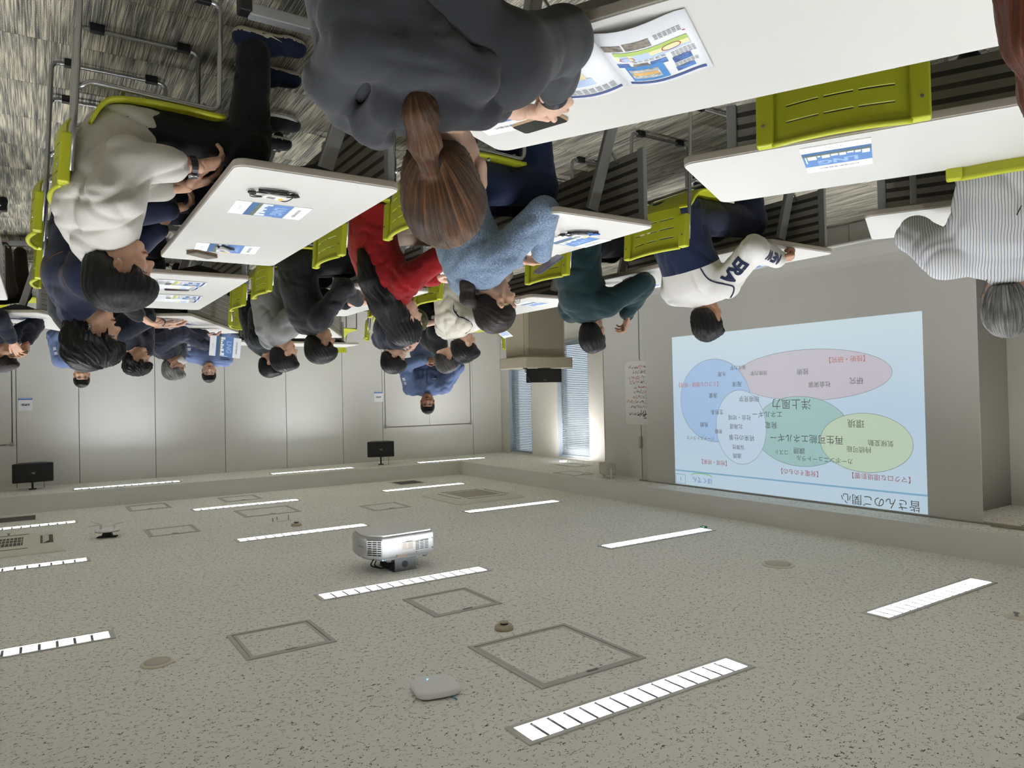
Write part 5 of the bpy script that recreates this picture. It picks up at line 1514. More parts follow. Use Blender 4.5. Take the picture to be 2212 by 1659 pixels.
# 11 dark T-shirt behind
PPL['dark'] = person('person in a very dark green T-shirt behind the man in grey', (-1.86, 7.5), FAR_H, (-1.93, 7.30, 1.15), (-1.82, 7.55, 0.54), hpitch=6, skin='mid',
    hair=dict(style='short', col='black', vol=0.004), shirt=dict(mat=C_DKGREEN, loose=0.03, sleeve=0.42, fold=0.007), trousers=C_BLKTR, seed=33, sh=0.185, vox=1.35)
# 12 olive and navy
PPL['olive'] = person('person in an olive and navy top with a hand over the mouth and a watch', (-2.75, 6.08), 180, (-2.72, 6.10, 1.155), (-2.8, 6.08, 0.54), hyaw=25, hpitch=4, skin='fair',
    hair=dict(style='bowl', col='black', vol=0.006), shirt=dict(mat=[C_DKNAVY, C_OLIVE], loose=0.03, cuts=lambda j: [(j['P'] + j['sp'] * 0.30, j['sp'])], sleeve=0.42, fold=0.008, fn=lambda c, j: (((c - j['P']) @ j['sp']) < 0.30).astype('i')), trousers=C_BLKTR, seed=36, sh=0.175, vox=1.3,
    arms=dict(L=dict(w=(-2.90, 6.0, 1.0), pole=(-0.3, 0.6, -1), hand=dict(dir=(0.45, 0.25, 0.75), up=(-0.6, -0.6, 0.2), curl=(25, 35, 25))), R=dict(w=(-3.2, 6.2, 0.79))))
# 13 cream jersey


def fn_cream(c, j):
    u = (c - j['P']) @ j['l']
    a = np.linalg.norm(c - (j['S'][1] + j['E'][1]) / 2, axis=1) < 0.17
    return a.astype('i')


PPL['cream'] = person('man in a cream jersey with navy piping, reading a leaflet', (-2.85, 5.10), 180, (-2.90, 5.10, 1.10), (-2.82, 5.12, 0.54), hyaw=5, hpitch=20, skin='fair',
    hair=dict(style='short', col='black', vol=0.006), shirt=dict(mat=[C_CREAM, C_WHITEJ], loose=0.035, fold=0.009, wl=0.14, fn=fn_cream, name='jersey'), trousers=C_BEIGE, seed=39, sh=0.19, vox=1.15,
    arms=dict(L=dict(w=(-3.10, 4.98, 0.90), pole=(0, 0.9, -0.8), hand=dict(dir=(-0.7, 0.4, 0.3), curl=(30, 35, 20))), R=dict(w=(-3.12, 5.26, 0.9), pole=(0, -0.9, -0.8))))
# 14 grey-streaked hair behind the jersey
PPL['greyst'] = person('person in black with grey-streaked hair, mostly hidden by the cream jersey', (-3.38, 6.98), 200, (-3.50, 6.55, 1.13), (-3.4, 7.0, 0.54), hpitch=20, hyaw=-15, skin='mid',
    hair=dict(style='mop', col='greyst', vol=0.008), shirt=dict(mat=C_BLACK, loose=0.03, fold=0.006), trousers=C_BLKTR, seed=42, vox=1.4)


# 15-17 blue work jackets
def jacket(label, loc, heading, head, pelvis, seed, **kw):
    d = dict(skin='tan', hair=dict(style='short', col='black', vol=0.0), shirt=dict(mat=C_BLUEJ, loose=0.04, fold=0.008, wl=0.13, collar=0.045, name='work_jacket'), trousers=C_BLKTR, sh=0.195, vox=1.3)
    d.update(kw)
    return person(label, loc, heading, head, pelvis, seed=seed, **d)


PPL['blue3'] = jacket('standing man in a blue work jacket with clasped hands, before the double door', (-3.86, 7.72), 298, (-3.80, 7.60, 1.585), (-3.87, 7.75, 0.93), 45, standing=True, skin='deep',
    arms=dict(L=dict(w=(-3.72, 7.52, 1.08), pole=(-0.1, 0.9, -0.5), hand=dict(dir=(-0.85, -0.35, 0.1), up=(0.4, -0.9, 0.1), curl=(30, 40, 25))), R=dict(w=(-3.90, 7.43, 1.07), pole=(-0.1, -0.9, -0.5), hand=dict(dir=(0.85, -0.2, 0.1), up=(0.4, -0.9, 0.1), curl=(30, 40, 25)))))
PPL['blue1'] = jacket('man in a blue work jacket with two sleeve badges, half hidden by dark heads', (-0.40, 9.72), 264, (-0.405, 9.62, 1.19), (-0.40, 9.75, 0.55), 48, hyaw=4, skin='mid')
PPL['blue2'] = jacket('man in a blue work jacket behind the brochure held up by the masked man', (-1.78, 9.5), 264, (-1.74, 9.42, 1.15), (-1.79, 9.53, 0.55), 51, hyaw=14, skin='mid')
# 18 navy T-shirt with square watch
PPL['navytee'] = person('man in a navy T-shirt with curly hair and a square smartwatch, hand on the table', (-0.63, 7.55), FAR_H, (-0.745, 7.32, 1.125), (-0.54, 7.63, 0.54), hyaw=-8, hpitch=6, skin='mid',
    hair=dict(style='mop', col='black', vol=0.006, n=9, n2=23, a1=0.006, a2=0.005), shirt=dict(mat=C_DKNAVY, loose=0.035, sleeve=0.45, fold=0.007), trousers=C_BLKTR, seed=54, sh=0.195, vox=1.25,
    arms=dict(L=dict(w=(-0.98, 7.40, 0.765), pole=(0, 0.8, -0.8), hand=dict(dir=(-0.95, 0.15, -0.05), curl=(8, 10, 8))), R=dict(w=(-1.05, 7.6, 0.765))))
# 19 masked windbreaker
PPL['wind'] = person('grey-haired man in a navy windbreaker and white face mask, holding up a brochure', (-1.02, 8.28), FAR_H, (-1.16, 8.08, 1.15), (-0.90, 8.36, 0.54), hyaw=-6, hpitch=4, skin='tan',
    hair=dict(style='short', col='salt', vol=0.004), shirt=dict(mat=C_NAVYW, loose=0.04, fold=0.010, wl=0.12, collar=0.03, name='windbreaker'), trousers=C_BLKTR, seed=57, sh=0.195, vox=1.3,
    arms=dict(L=dict(w=(-1.42, 7.85, 0.93), pole=(0, 0.8, -0.8), hand=dict(dir=(-0.9, -0.1, -0.25), curl=(15, 20, 15))), R=dict(w=(-1.5, 8.3, 0.79))))
# 20 dark hair beyond the denim jacket
PPL['h4'] = person('person with black hair just beyond the denim jacket', (-0.22, 5.22), 180, (-0.255, 5.24, 1.165), (-0.22, 5.25, 0.54), hpitch=6, skin='mid',
    hair=dict(style='mop', col='black', vol=0.006), shirt=dict(mat=C_BLACK, loose=0.03, fold=0.006), trousers=C_BLKTR, seed=60, vox=1.25,
    arms=dict(L=dict(w=(-0.52, 5.05, 0.95), pole=(0, 0.8, -0.8), hand=dict(dir=(-0.7, 0.2, 0.5)))))
# 21 folded hands
PPL['folded'] = person('person in a navy jacket and brown trousers with folded hands before the face', (0.55, 7.93), FAR_H, (0.262, 7.75, 1.075), (0.55, 7.94, 0.54), hpitch=14, skin='mid',
    hair=dict(style='short', col='darkbrown', vol=0.004), shirt=dict(mat=C_DKNAVY, loose=0.035, sleeve=0.92, fold=0.008), trousers=C_BROWNTR, seed=63, vox=1.25,
    arms=dict(L=dict(w=(0.19, 7.56, 0.95), pole=(0, 0.8, -0.9), hand=dict(dir=(-0.3, 0.25, 0.7), up=(0.3, -0.9, 0), curl=(20, 30, 20))), R=dict(w=(0.09, 7.68, 0.95), pole=(0, -0.8, -0.9), hand=dict(dir=(0.1, -0.15, 0.7), up=(-0.6, 0.6, 0), curl=(20, 30, 20)))))
# 22 auburn hair at the edge of view
PPL['auburn'] = person('person with long auburn hair leaning over the open-magazine table', (-1.03, 0.17), NEAR_H, (-1.188, 0.368, 1.05), (-1.03, 0.18, 0.54), hpitch=12, hyaw=-10, skin='fair',
    hair=dict(style='long', col='auburn', axis=(0.1, 0, 1), a1=0.0015, a2=0.0012, locks=[([(-0.05, -0.06, -0.02), (-0.05, -0.085, -0.12), (-0.03, -0.08, -0.22)], [0.06, 0.052, 0.03]), ([(-0.05, 0.06, -0.02), (-0.05, 0.085, -0.12), (-0.03, 0.08, -0.22)], [0.06, 0.052, 0.03]), ([(-0.08, 0, -0.03), (-0.1, 0, -0.2)], [0.075, 0.05])]),
    shirt=dict(mat=C_BLACK, loose=0.025, fold=0.006), trousers=C_BLKTR, shoes=(M_BLKSHOE, M_BLKSHOE), seed=66, sh=0.165)
# ------------------------------------------------------------------ furniture and fittings at the front
lec = thing('lectern', 'beige lectern with an overhanging console top in front of the blinds', 'lectern', TR(-5.83, 8.25, 0))
M_LEC = mat('lectern_beige', (178, 168, 146), 0.5); M_LECD = mat('lectern_panel', (150, 142, 124), 0.5)
MB().box((-0.33, -0.24, 0.05), (0.33, 0.26, 1.0)).build('cabinet', M_LEC, lec, bevel=0.004)
MB().box((-0.30, -0.252, 0.09), (0.28, -0.24, 0.97)).build('front_panel', M_LECD, lec, bevel=0.003)
MB().box((0.33, -0.2, 0.09), (0.342, 0.22, 0.97)).build('side_panel', M_LEC, lec, bevel=0.003)
MB().prism([(-0.40, -0.32), (0.38, -0.32), (0.42, -0.22), (0.42, 0.3), (-0.44, 0.3), (-0.44, -0.22)], 1.0, 1.15).build('console_top', M_LEC, lec, bevel=0.012, seg=3)
MB().box((-0.3, -0.2, 0.0), (0.3, 0.22, 0.05)).build('plinth', M_DKGREY, lec)
mon = thing('monitor', 'small black monitor tilted on the lectern', 'monitor', TR(-5.80, 8.02, 1.15))
MB().box((-0.29, -0.012, 0.008), (0.29, 0.02, 0.198)).build('housing', M_BLACK, mon, bevel=0.004)
MB().box((-0.275, 0.02, 0.02), (0.275, 0.022, 0.19)).build('screen', mat('dark_screen', (12, 12, 14), 0.15), mon)
MB().box((-0.07, -0.05, 0.0), (0.07, 0.06, 0.01)).build('stand', M_BLACK, mon)
link('maker_mark', text_mesh('EIZO', 0.02, M_DKGREY, 0.05), mon, basis((1, 0, 0), (0, 0, 1), (0, -1, 0), (0, -0.0125, 0.165)))
mic = thing('microphone', 'black gooseneck microphone standing at the edge of the lectern', 'microphone', TR(-5.47, 8.0, 1.15))
MB().tube([(0, 0, 0), (0, 0, 0.05), (-0.02, -0.01, 0.09)], 0.006, 8).build('gooseneck', M_STEEL, mic, smooth=True)
MB().tube([(-0.02, -0.01, 0.085), (-0.03, -0.015, 0.1), (-0.055, -0.02, 0.17), (-0.065, -0.022, 0.195)], [0.012, 0.02, 0.016, 0.022], 10).build('capsule', M_BLACK, mic, smooth=True)
MB().lathe([(0.035, 0), (0.035, 0.008), (0.015, 0.014)], 16).build('base', M_BLACK, mic)

# handwritten poster on the pier, half behind the screen
po = thing('poster', 'large white poster with handwritten red and black lines taped to the pier', 'poster', basis((0, 1, 0), (0, 0, 1), (1, 0, 0), (PX + 0.002, 0, 0)))
MB().box((5.95, 1.12, 0), (6.87, 1.91, 0.0015)).build('sheet', mat('poster_paper', (232, 230, 224), 0.7), po)
for y, z, a in ((6.865, 1.125, 40), (6.865, 1.905, -40)):
    MB().box((-0.05, -0.018, 0.0015), (0.05, 0.018, 0.002)).build('tape', mat('clear_tape', (214, 212, 204), 0.3), po, Matrix.Translation((y, z, 0)) @ Matrix.Rotation(R(a), 4, 'Z'))
rng = random.Random(4)
M_PR = mat('red_marker', (176, 62, 52), 0.6); M_PK = mat('black_marker', (34, 33, 34), 0.6)


def scribble(x0, x1, z, h, mats, parent, base, wpen):
    """a run of handwriting: short overlapping brush strokes, each character its own part"""
    x = x0
    while x < x1 - h * 0.3:
        mb = MB()
        for k in range(rng.randint(3, 6)):
            ax_, az_ = x + rng.random() * h * 0.8, z + (rng.random() - 0.5) * h
            if rng.random() < 0.5: bx_, bz_ = ax_ + h * (0.3 + 0.5 * rng.random()), az_ + h * (rng.random() - 0.4) * 0.3
            else: bx_, bz_ = ax_ + h * (rng.random() - 0.6) * 0.5, az_ - h * (0.3 + 0.5 * rng.random())
            mb.bar((ax_, az_, base), (bx_, bz_, base), wpen, 0.0004, up=(0, 0, 1))
        mb.build('brush_strokes', mats if not isinstance(mats, list) else mats[0], parent)['kind'] = 'stuff'
        x += h * 1.02


def yz(px, py):      # lettering rows measured on the poster plane
    return px, py


for z, x1, h, cols in ((1.20, 6.80, 0.03, 'krk'), (1.265, 6.72, 0.03, 'rk'), (1.33, 6.80, 0.03, 'kr'), (1.39, 6.77, 0.03, 'kr'), (1.45, 6.69, 0.028, 'r'), (1.51, 6.72, 0.03, 'rk'), (1.57, 6.73, 0.03, 'kr'), (1.635, 6.865, 0.03, 'kr'), (1.695, 6.80, 0.03, 'rk'), (1.785, 6.80, 0.03, 'k')):
    x0 = 6.36; n = len(cols)
    for i, c in enumerate(cols):
        a, b = x0 + (x1 - x0) * i / n, x0 + (x1 - x0) * (i + 1) / n
        scribble(a, b, z, h, M_PR if c == 'r' else M_PK, po, 0.0018, 0.0042)
scribble(6.36, 6.60, 1.80, 0.07, M_PK, po, 0.0018, 0.009)

rw = thing('cable_raceway', 'thin cable with an ivory junction box running up the pier panel', 'cable', TR(PX, 6.6, 0))
MB().tube([(0.004, 0, 0.35), (0.004, 0.004, 1.1)], 0.004, 6).build('lower_cable', M_DKGREY, rw)
MB().tube([(0.004, 0.0, 1.92), (0.004, -0.004, HS - 0.02)], 0.004, 6).build('upper_cable', M_DKGREY, rw)
MB().box((0.0, -0.022, 2.06), (0.03, 0.022, 2.2)).build('junction_box', M_CREAMPL, rw, bevel=0.008, seg=3)
MB().box((0.0, -0.03, 0.28), (0.025, 0.03, 0.4)).build('outlet_box', M_WPLAST, rw, bevel=0.005)
cs = thing('curtain_rail', 'beige rail end with a tied cord on the soffit beyond the screen', 'rail', TR(-6.05, 2.3, HS))
MB().bar((0, 0.3, -0.014), (0, -0.9, -0.014), 0.03, 0.024).build('rail', mat('rail_beige', (150, 146, 128), 0.5), cs)
MB().tube(fillet([(0.0, 0.1, -0.03), (0.03, 0.06, -0.05), (-0.02, 0.0, -0.035), (0.03, -0.04, -0.07)], 0.02), 0.004, 6).build('cord', mat('rail_beige', (150, 146, 128)), cs, smooth=True)
for x, lab in ((0.16, 'white meeting-room sign with a blue band next to the edge door'), (-4.79, 'white meeting-room sign with a blue band beside the double door')):
    sg = thing('wall_sign', lab, 'sign', basis((1, 0, 0), (0, 0, 1), (0, -1, 0), (x, YF, 1.495)), 'meeting room signs')
    MB().box((-0.08, -0.085, 0), (0.08, 0.085, 0.006)).build('plate', M_PAPER, sg, bevel=0.001, seg=1)
    MB().box((-0.08, -0.072, 0.006), (0.08, -0.06, 0.0066)).build('dark_blue_band', mat('sign_blue', (44, 96, 168), 0.5), sg)
    MB().box((-0.08, -0.085, 0.006), (0.08, -0.072, 0.0066)).build('pale_blue_band', mat('sign_pale', (150, 186, 226), 0.5), sg)
    link('lettering', text_mesh('会議室1', 0.03, M_INK, 0.1, bold=0.0006), sg, Matrix.Translation((0, 0.005, 0.0068)))

# ------------------------------------------------------------------ papers, phones and receivers on the tables
TZ = TH + 0.0005
ME_TXT = {}


def make_brochure():
    b = thing('brochure', 'x', 'brochure')
    MB().box((-0.1485, -0.105, 0), (0.1485, 0.105, 0.0018)).build('cover_sheet', M_PAPER, b)
    MB().box((-0.06, -0.105, 0.0018), (0.075, 0.105, 0.0021)).build('blue_picture', M_BLUEINK, b)
    MB().box((-0.088, -0.105, 0.0018), (-0.06, 0.105, 0.0021)).build('sea_strip', mat('brochure_sea', (60, 100, 146), 0.5), b)
    MB().box((-0.06, -0.105, 0.0021), (-0.045, 0.105, 0.0023)).build('land_strip', mat('brochure_land', (104, 112, 84), 0.6), b)
    pl = MB(); r = random.Random(2)
    y = -0.09
    while y < 0.08:
        w = 0.008 + 0.02 * r.random(); h = 0.012 + 0.028 * r.random()
        pl.box((-0.045, y, 0.0022), (-0.045 + h, y + w, 0.0024)); y += w + 0.004
    pl.box((-0.045, -0.098, 0.0022), (0.03, -0.094, 0.0024))
    tag(pl.build('plant_picture', M_PAPER, b), kind='stuff')
    # reading direction is local -y (local +x is the top of the sheet)
    RM = basis((0, -1, 0), (1, 0, 0), (0, 0, 1), (0, 0, 0))
    link('big_lettering', text_mesh('LNG', 0.05, M_SKYINK, 0.125, bold=0.002), b, RM.copy() if False else Matrix.Translation((0.035, 0, 0.0025)) @ RM)
    link('title_lettering', text_mesh('石狩湾新港発電所', 0.02, M_INK, 0.13), b, Matrix.Translation((0.108, 0, 0.0022)) @ RM)
    link('maker_lettering', text_mesh('ほくでん', 0.02, mat('logo_ink', (96, 112, 150), 0.5), 0.05), b, Matrix.Translation((-0.118, 0, 0.0022)) @ RM)
    return b


BRO = [(-2.26, 1.41, 151, 'LNG brochure lying alone on the table with the empty lime chair'), (-0.80, 3.01, 182, 'LNG brochure beside the tangle of black earphones and yellow-tagged receiver'), (-0.81, 3.87, 186, 'LNG brochure under the cord-wrapped white receiver'),
       (-2.31, 2.89, 180, 'LNG brochure under the receiver with a blue strap'), (-1.20, 7.84, 208, 'LNG brochure by the hand with a square smartwatch'), (0.10, 7.86, 208, 'LNG brochure before the person with folded hands'),
       (-3.60, 5.10, 180, 'brochure on the table between teal sweater and lectern'), (-1.06, 1.66, 150, 'blue-covered brochure under the clasped hands of the hooded person'), (-3.84, 1.55, 152, 'blue brochure on the table before the striped shirt'),
       (-3.74, 3.90, 176, 'brochure under folded spectacles on the table before the teal sweatshirt')]
pb_ = make_brochure()
for i, (x, y, h, lab) in enumerate(BRO):
    M = TR(x, y, TZ, h)
    if i == 0: pb_.matrix_basis = M; pb_['label'] = lab; pb_['group'] = 'brochures'
    else: copy_tree(pb_, M, label=lab)
bx = Vector((-0.93, -0.28, 0.12)).normalized(); bz = Vector((0.12, -0.93, 0.3)); bz = (bz - bx * bz.dot(bx)).normalized(); by = bz.cross(bx)
copy_tree(pb_, basis(bx, by, bz, (-1.585, 7.72, 0.955)), label='LNG brochure held up by the masked man')


def page(name, parent, w0, w1, hump, M=None):
    """one curved magazine page: x up the sheet, y across from w0 to w1"""
    n = 10
    mb = MB()
    for i in range(n + 1):
        y = w0 + (w1 - w0) * i / n
        t = abs(y) / 0.21
        z = 0.003 + hump * math.sin(PI * min(1, t * 1.15)) ** 1.0 * (1 - 0.4 * t)
        for x in (-0.1485, 0.1485): mb.v.append((x, y, z))
    for i in range(n):
        mb.f.append([2 * i, 2 * i + 1, 2 * i + 3, 2 * i + 2]); mb.mi.append(0)
    return mb, n


def page_z(y, hump):
    t = abs(y) / 0.21
    return 0.003 + hump * math.sin(PI * min(1, t * 1.15)) * (1 - 0.4 * t)


def magazine(label, x, y, h, rich=True, hump=0.016, rise=0.0):
    t = thing('open_magazine', label, 'magazine', TR(x, y, TZ, h))
    for a, b in ((0.0, 0.21), (0.0, -0.21)):
        mb, n = page('page', t, a, b, hump)
        mb.build('page', M_PAPER, t, smooth=True, solid=0.0012)

    def patch(x0, x1, y0, y1, m, nm='picture', lift=0.0016):
        k = max(1, int(abs(y1 - y0) / 0.02)); mb = MB()
        for i in range(k + 1):
            yy = y0 + (y1 - y0) * i / k; z = page_z(yy, hump) + lift
            mb.v.append((x0, yy, z)); mb.v.append((x1, yy, z))
        for i in range(k): mb.f.append([2 * i, 2 * i + 1, 2 * i + 3, 2 * i + 2]); mb.mi.append(0)
        return mb.build(nm, m, t, smooth=True)
    navy = M_NAVYINK
    for s in (1, -1):
        patch(0.122, 0.134, 0.012 * s, 0.198 * s, navy, 'title_band')
    G = mat('map_green', (176, 200, 104), 0.6); Yl = mat('map_yellow', (238, 228, 176), 0.6); Bl = mat('map_blue', (188, 206, 238), 0.6); Ph1 = mat('photo_blue', (74, 112, 172), 0.5, noise=(60, 0.6)); Ph2 = mat('photo_grey', (120, 112, 100), 0.5, noise=(70, 0.7)); Or = mat('photo_ochre', (214, 168, 92), 0.5, noise=(50, 0.3)); Sea = mat('photo_sea', (58, 126, 186), 0.5, noise=(30, 0.2)); Rd = mat('red_ink', (190, 70, 60), 0.6)
    # the page to the reader's left (local +y)
    patch(0.03, 0.115, 0.025, 0.115, Sea, 'picture'); patch(0.05, 0.10, 0.03, 0.10, mat('photo_tank', (176, 176, 170), 0.5, noise=(80, 0.5)), 'picture', 0.002); patch(0.066, 0.082, 0.035, 0.095, Or, 'picture', 0.0024)
    patch(0.085, 0.107, 0.135, 0.178, Ph1); patch(0.035, 0.062, 0.138, 0.18, Ph1); patch(0.018, 0.042, 0.05, 0.085, Ph2); patch(0.018, 0.042, 0.09, 0.128, Ph1); patch(0.012, 0.034, 0.012, 0.042, Ph1)
    patch(-0.048, 0.0, 0.02, 0.19, Bl, 'map'); patch(-0.048, -0.030, 0.02, 0.19, G, 'map', 0.0019); patch(-0.030, -0.012, 0.10, 0.19, Yl, 'map', 0.0019); patch(-0.03, -0.005, 0.02, 0.06, Yl, 'map', 0.0019)
    for cy, cx, ry, rx in ((0.15, -0.022, 0.022, 0.014), (0.045, -0.01, 0.018, 0.011)):
        n = 24; mb = MB()
        for i in range(n):
            a = 2 * PI * i / n
            for k in (1.0, 0.88):
                yy = cy + ry * k * math.cos(a); mb.v.append((cx + rx * k * math.sin(a), yy, page_z(yy, hump) + 0.0026))
        for i in range(n): j = (i + 1) % n; mb.f.append([2 * i, 2 * i + 1, 2 * j + 1, 2 * j]); mb.mi.append(0)
        mb.build('red_ring', Rd, t)
    patch(-0.09, -0.055, 0.055, 0.115, Ph2); patch(-0.085, -0.055, 0.005, 0.05, Ph2)
    patch(-0.07, -0.066, 0.185, 0.192, Rd, 'section_mark')
    # text lines
    tl = MB()
    for x0, y0, y1, n in ((0.078, 0.19, 0.135, 3), (0.03, 0.195, 0.14, 5), (0.072, 0.045, 0.015, 0), (-0.075, 0.185, 0.125, 4), (0.008, 0.13, 0.05, 2), (0.028, 0.045, 0.012, 0)):
        for i in range(n):
            xx = x0 - i * 0.006; seg = 6
            for q in range(seg):
                ya = y0 + (y1 - y0) * q / seg; yb = y0 + (y1 - y0) * (q + 0.8) / seg
                za, zb = page_z(ya, hump) + 0.002, page_z(yb, hump) + 0.002
                tl.add([(xx, ya, za), (xx + 0.0018, ya, za), (xx + 0.0018, yb, zb), (xx, yb, zb)], [(0, 1, 2, 3)])
    for i in range(5):
        for q in range(9):
            ya, yb = -0.02 - 0.018 * q, -0.02 - 0.018 * q - 0.014; xx = 0.112 - i * 0.006
            tl.add([(xx, ya, page_z(ya, hump) + 0.002), (xx + 0.0018, ya, page_z(ya, hump) + 0.002), (xx + 0.0018, yb, page_z(yb, hump) + 0.002), (xx, yb, page_z(yb, hump) + 0.002)], [(0, 1, 2, 3)])
    tag(tl.build('text_lines', M_INK, t), kind='stuff')
    patch(0.03, 0.07, -0.06, -0.195, Bl, 'map'); patch(0.0, 0.03, -0.07, -0.14, Yl, 'map')
    return t


magazine('open magazine with maps and plant photographs beside the hooded person\'s elbow', -1.128, 1.268, 150)
magazine('open magazine with small photographs on the table beyond the denim jacket', -0.88, 5.92, 182, hump=0.01)
magazine('open map magazine lying flat beside a slim black phone', -0.78, 5.24, 178, hump=0.006)
magazine('open magazine under the jersey sleeve with lettering', -3.70, 3.08, 176, hump=0.01)


def phone(label, x, y, h, m, z=TZ, tilt=0, rim=None, M=None):
    t = thing('phone', label, 'phone', M if M is not None else TR(x, y, z, h))
    MB().prism(rrect(0.155, 0.075, 0.012), 0.0, 0.009).build('case', rim or m, t, bevel=0.002)
    MB().prism(rrect(0.149, 0.069, 0.010), 0.009, 0.0096).build('screen_glass', m, t)
    return t


M_SCRN = mat('phone_glass', (16, 16, 18), 0.12)
phone('black phone with a gold rim lying by the pointing finger', -1.205, 1.66, 71, M_SCRN, rim=mat('gold_rim', (196, 164, 128), 0.3, 0.6))
phone('slim black phone between the open magazines', -0.80, 5.42, 8, M_SCRN, rim=M_BLACK)
fp = phone('brown folding-case phone next to the cord-wrapped receiver', -0.72, 4.03, 142, mat('brown_leather', (108, 98, 84), 0.6), rim=mat('brown_edge', (126, 96, 62), 0.6))
MB().prism(rrect(0.156, 0.076, 0.012), 0.011, 0.021).build('case_cover', mat('brown_leather', (108, 98, 84)), fp, bevel=0.002)
phone('slate blue phone held over the table by the woman in the nubbly sweater', 0, 0, 0, mat('slate_case', (78, 84, 106), 0.35), M=Matrix.Translation((-2.085, 2.83, 0.865)) @ Matrix.Rotation(R(200), 4, 'Z') @ Matrix.Rotation(R(35), 4, 'Y') @ Matrix.Rotation(R(20), 4, 'X'))
phone('dark tablet leaning on the edge of the table before the teal sweatshirt', 0, 0, 0, M_SCRN, M=TR(-3.42, 3.68, TZ, 110))


def cable_loops(cx, cy, spread, n, seed, z0=0.003):
    r = random.Random(seed); pts = []
    for i in range(n):
        a = i * 1.9 + r.random() * 1.2
        rad = spread * (0.35 + 0.65 * r.random())
        pts.append(Vector((cx + rad * math.cos(a), cy + rad * 0.7 * math.sin(a), z0 + 0.012 * r.random())))
    out = []
    for i in range(len(pts) - 1):          # Catmull-Rom
        p0, p1, p2, p3 = pts[max(i - 1, 0)], pts[i], pts[i + 1], pts[min(i + 2, len(pts) - 1)]
        for k in range(6):
            t = k / 6
            out.append(0.5 * ((2 * p1) + (p2 - p0) * t + (2 * p0 - 5 * p1 + 4 * p2 - p3) * t * t + (3 * p1 - 3 * p2 + p3 - p0) * t ** 3))
    for p in out: p.z = max(p.z, 0.0025)
    return out


def receiver(label, x, y, h, seed, spread=0.09, n=12, strap=None):
    t = thing('audio_receiver', label, 'receiver', TR(x, y, TZ + 0.002, h), 'audio guide receivers')
    MB().prism(rrect(0.085, 0.05, 0.014), 0.004, 0.022).build('receiver_case', M_WPLAST, t, bevel=0.005, seg=3)
    MB().prism(rrect(0.03, 0.022, 0.004), 0.022, 0.0228, Matrix.Translation((-0.014, 0, 0))).build('display', mat('display_grey', (120, 122, 124), 0.3), t)
    MB().box((0.018, -0.012, 0.022), (0.032, 0.012, 0.0228)).build('yellow_tag', mat('yellow_tag', (232, 196, 30), 0.5), t)
    MB().tube(cable_loops(0, 0.0, spread, n, seed), 0.0022, 6).build('earphone_cord', M_BLACK, t, smooth=True)
    for k, a in enumerate((40, 200)):
        c = (spread * 0.8 * math.cos(R(a)), spread * 0.5 * math.sin(R(a)), 0.008)
        MB().tube([(c[0] - 0.014, c[1], c[2]), (c[0], c[1], c[2] + 0.002), (c[0] + 0.014, c[1] + 0.004, c[2])], [0.005, 0.009, 0.007], 8).build('ear_piece', M_BLACK, t, smooth=True)
    MB().tube([(-0.07, 0.02, 0.006), (-0.02, 0.04, 0.012), (0.03, 0.045, 0.006)], [0.005, 0.007, 0.005], 7).build('ear_hook', M_BLACK, t, smooth=True)
    if strap: MB().tube(cable_loops(0.05, 0.03, 0.05, 5, seed + 3, 0.006), 0.004, 5).build('strap', strap, t, smooth=True)


receiver('white receiver with yellow tag tangled in looped black earphone cord', -0.745, 2.735, 170, 5, 0.105, 14)
receiver('white receiver tightly wrapped in its black cord on a brochure', -0.785, 3.84, 120, 8, 0.04, 16)
receiver('white receiver with blue strap and black cord near the sweater sleeve', -2.20, 2.72, 200, 11, 0.11, 13, strap=mat('blue_strap', (70, 120, 200), 0.6))
receiver('receiver and cord lying at the far end of the open-magazine table', -0.60, 6.28, 60, 14, 0.05, 9)
receiver('small cord bundle beside the red sleeve', -2.25, 4.05, 20, 17, 0.05, 9)
sp_ = thing('spectacles', 'folded black wire spectacles lying on a brochure before the teal sweatshirt', 'glasses', TR(-3.70, 3.86, TZ + 0.004, 30))
for s in (-1, 1):
    pts = [(0.028 * s + 0.022 * math.cos(2 * PI * i / 14), 0.0, 0.018 + 0.016 * math.sin(2 * PI * i / 14)) for i in range(14)]
    MB().tube(pts, 0.0016, 5, closed=True).build('lens_rim', M_BLACK, sp_, smooth=True)
    MB().tube([(0.05 * s, 0.002, 0.024), (0.045 * s, 0.05, 0.012), (0.02 * s, 0.1, 0.003)], 0.0016, 5).build('temple', M_BLACK, sp_, smooth=True)
MB().tube([(-0.006, 0, 0.02), (0.006, 0, 0.02)], 0.0016, 5).build('bridge', M_BLACK, sp_)
MB().tube(cable_loops(0.0, 0.03, 0.09, 9, 31, 0.002), 0.0018, 5).build('neck_cord', M_BLACK, sp_, smooth=True)
lf = thing('leaflet', 'printed leaflet in the hands of the man in the cream jersey', 'leaflet', Matrix.Translation((-3.22, 5.08, 0.955)) @ Matrix.Rotation(R(190), 4, 'Z') @ Matrix.Rotation(R(-38), 4, 'Y'))
MB().box((-0.105, -0.1, 0), (0.105, 0.1, 0.0012)).build('sheet', M_PAPER, lf)
for x0, x1, y0, y1, m in ((-0.09, -0.08, -0.09, 0.09, M_NAVYINK), (-0.06, 0.0, -0.08, -0.01, mat('photo_ochre', (214, 168, 92))), (-0.06, 0.0, 0.0, 0.08, mat('photo_grey', (120, 112, 100))), (0.02, 0.08, -0.08, 0.08, mat('map_blue', (188, 206, 238)))):
    MB().box((x0, y0, 0.0012), (x1, y1, 0.0016)).build('picture', m, lf)
# ------------------------------------------------------------------ small things people wear
def on_head(pr, name, mb, m, smooth=True):
    return mb.build(name, m, pr['root'], pr['Hm'], smooth=smooth)


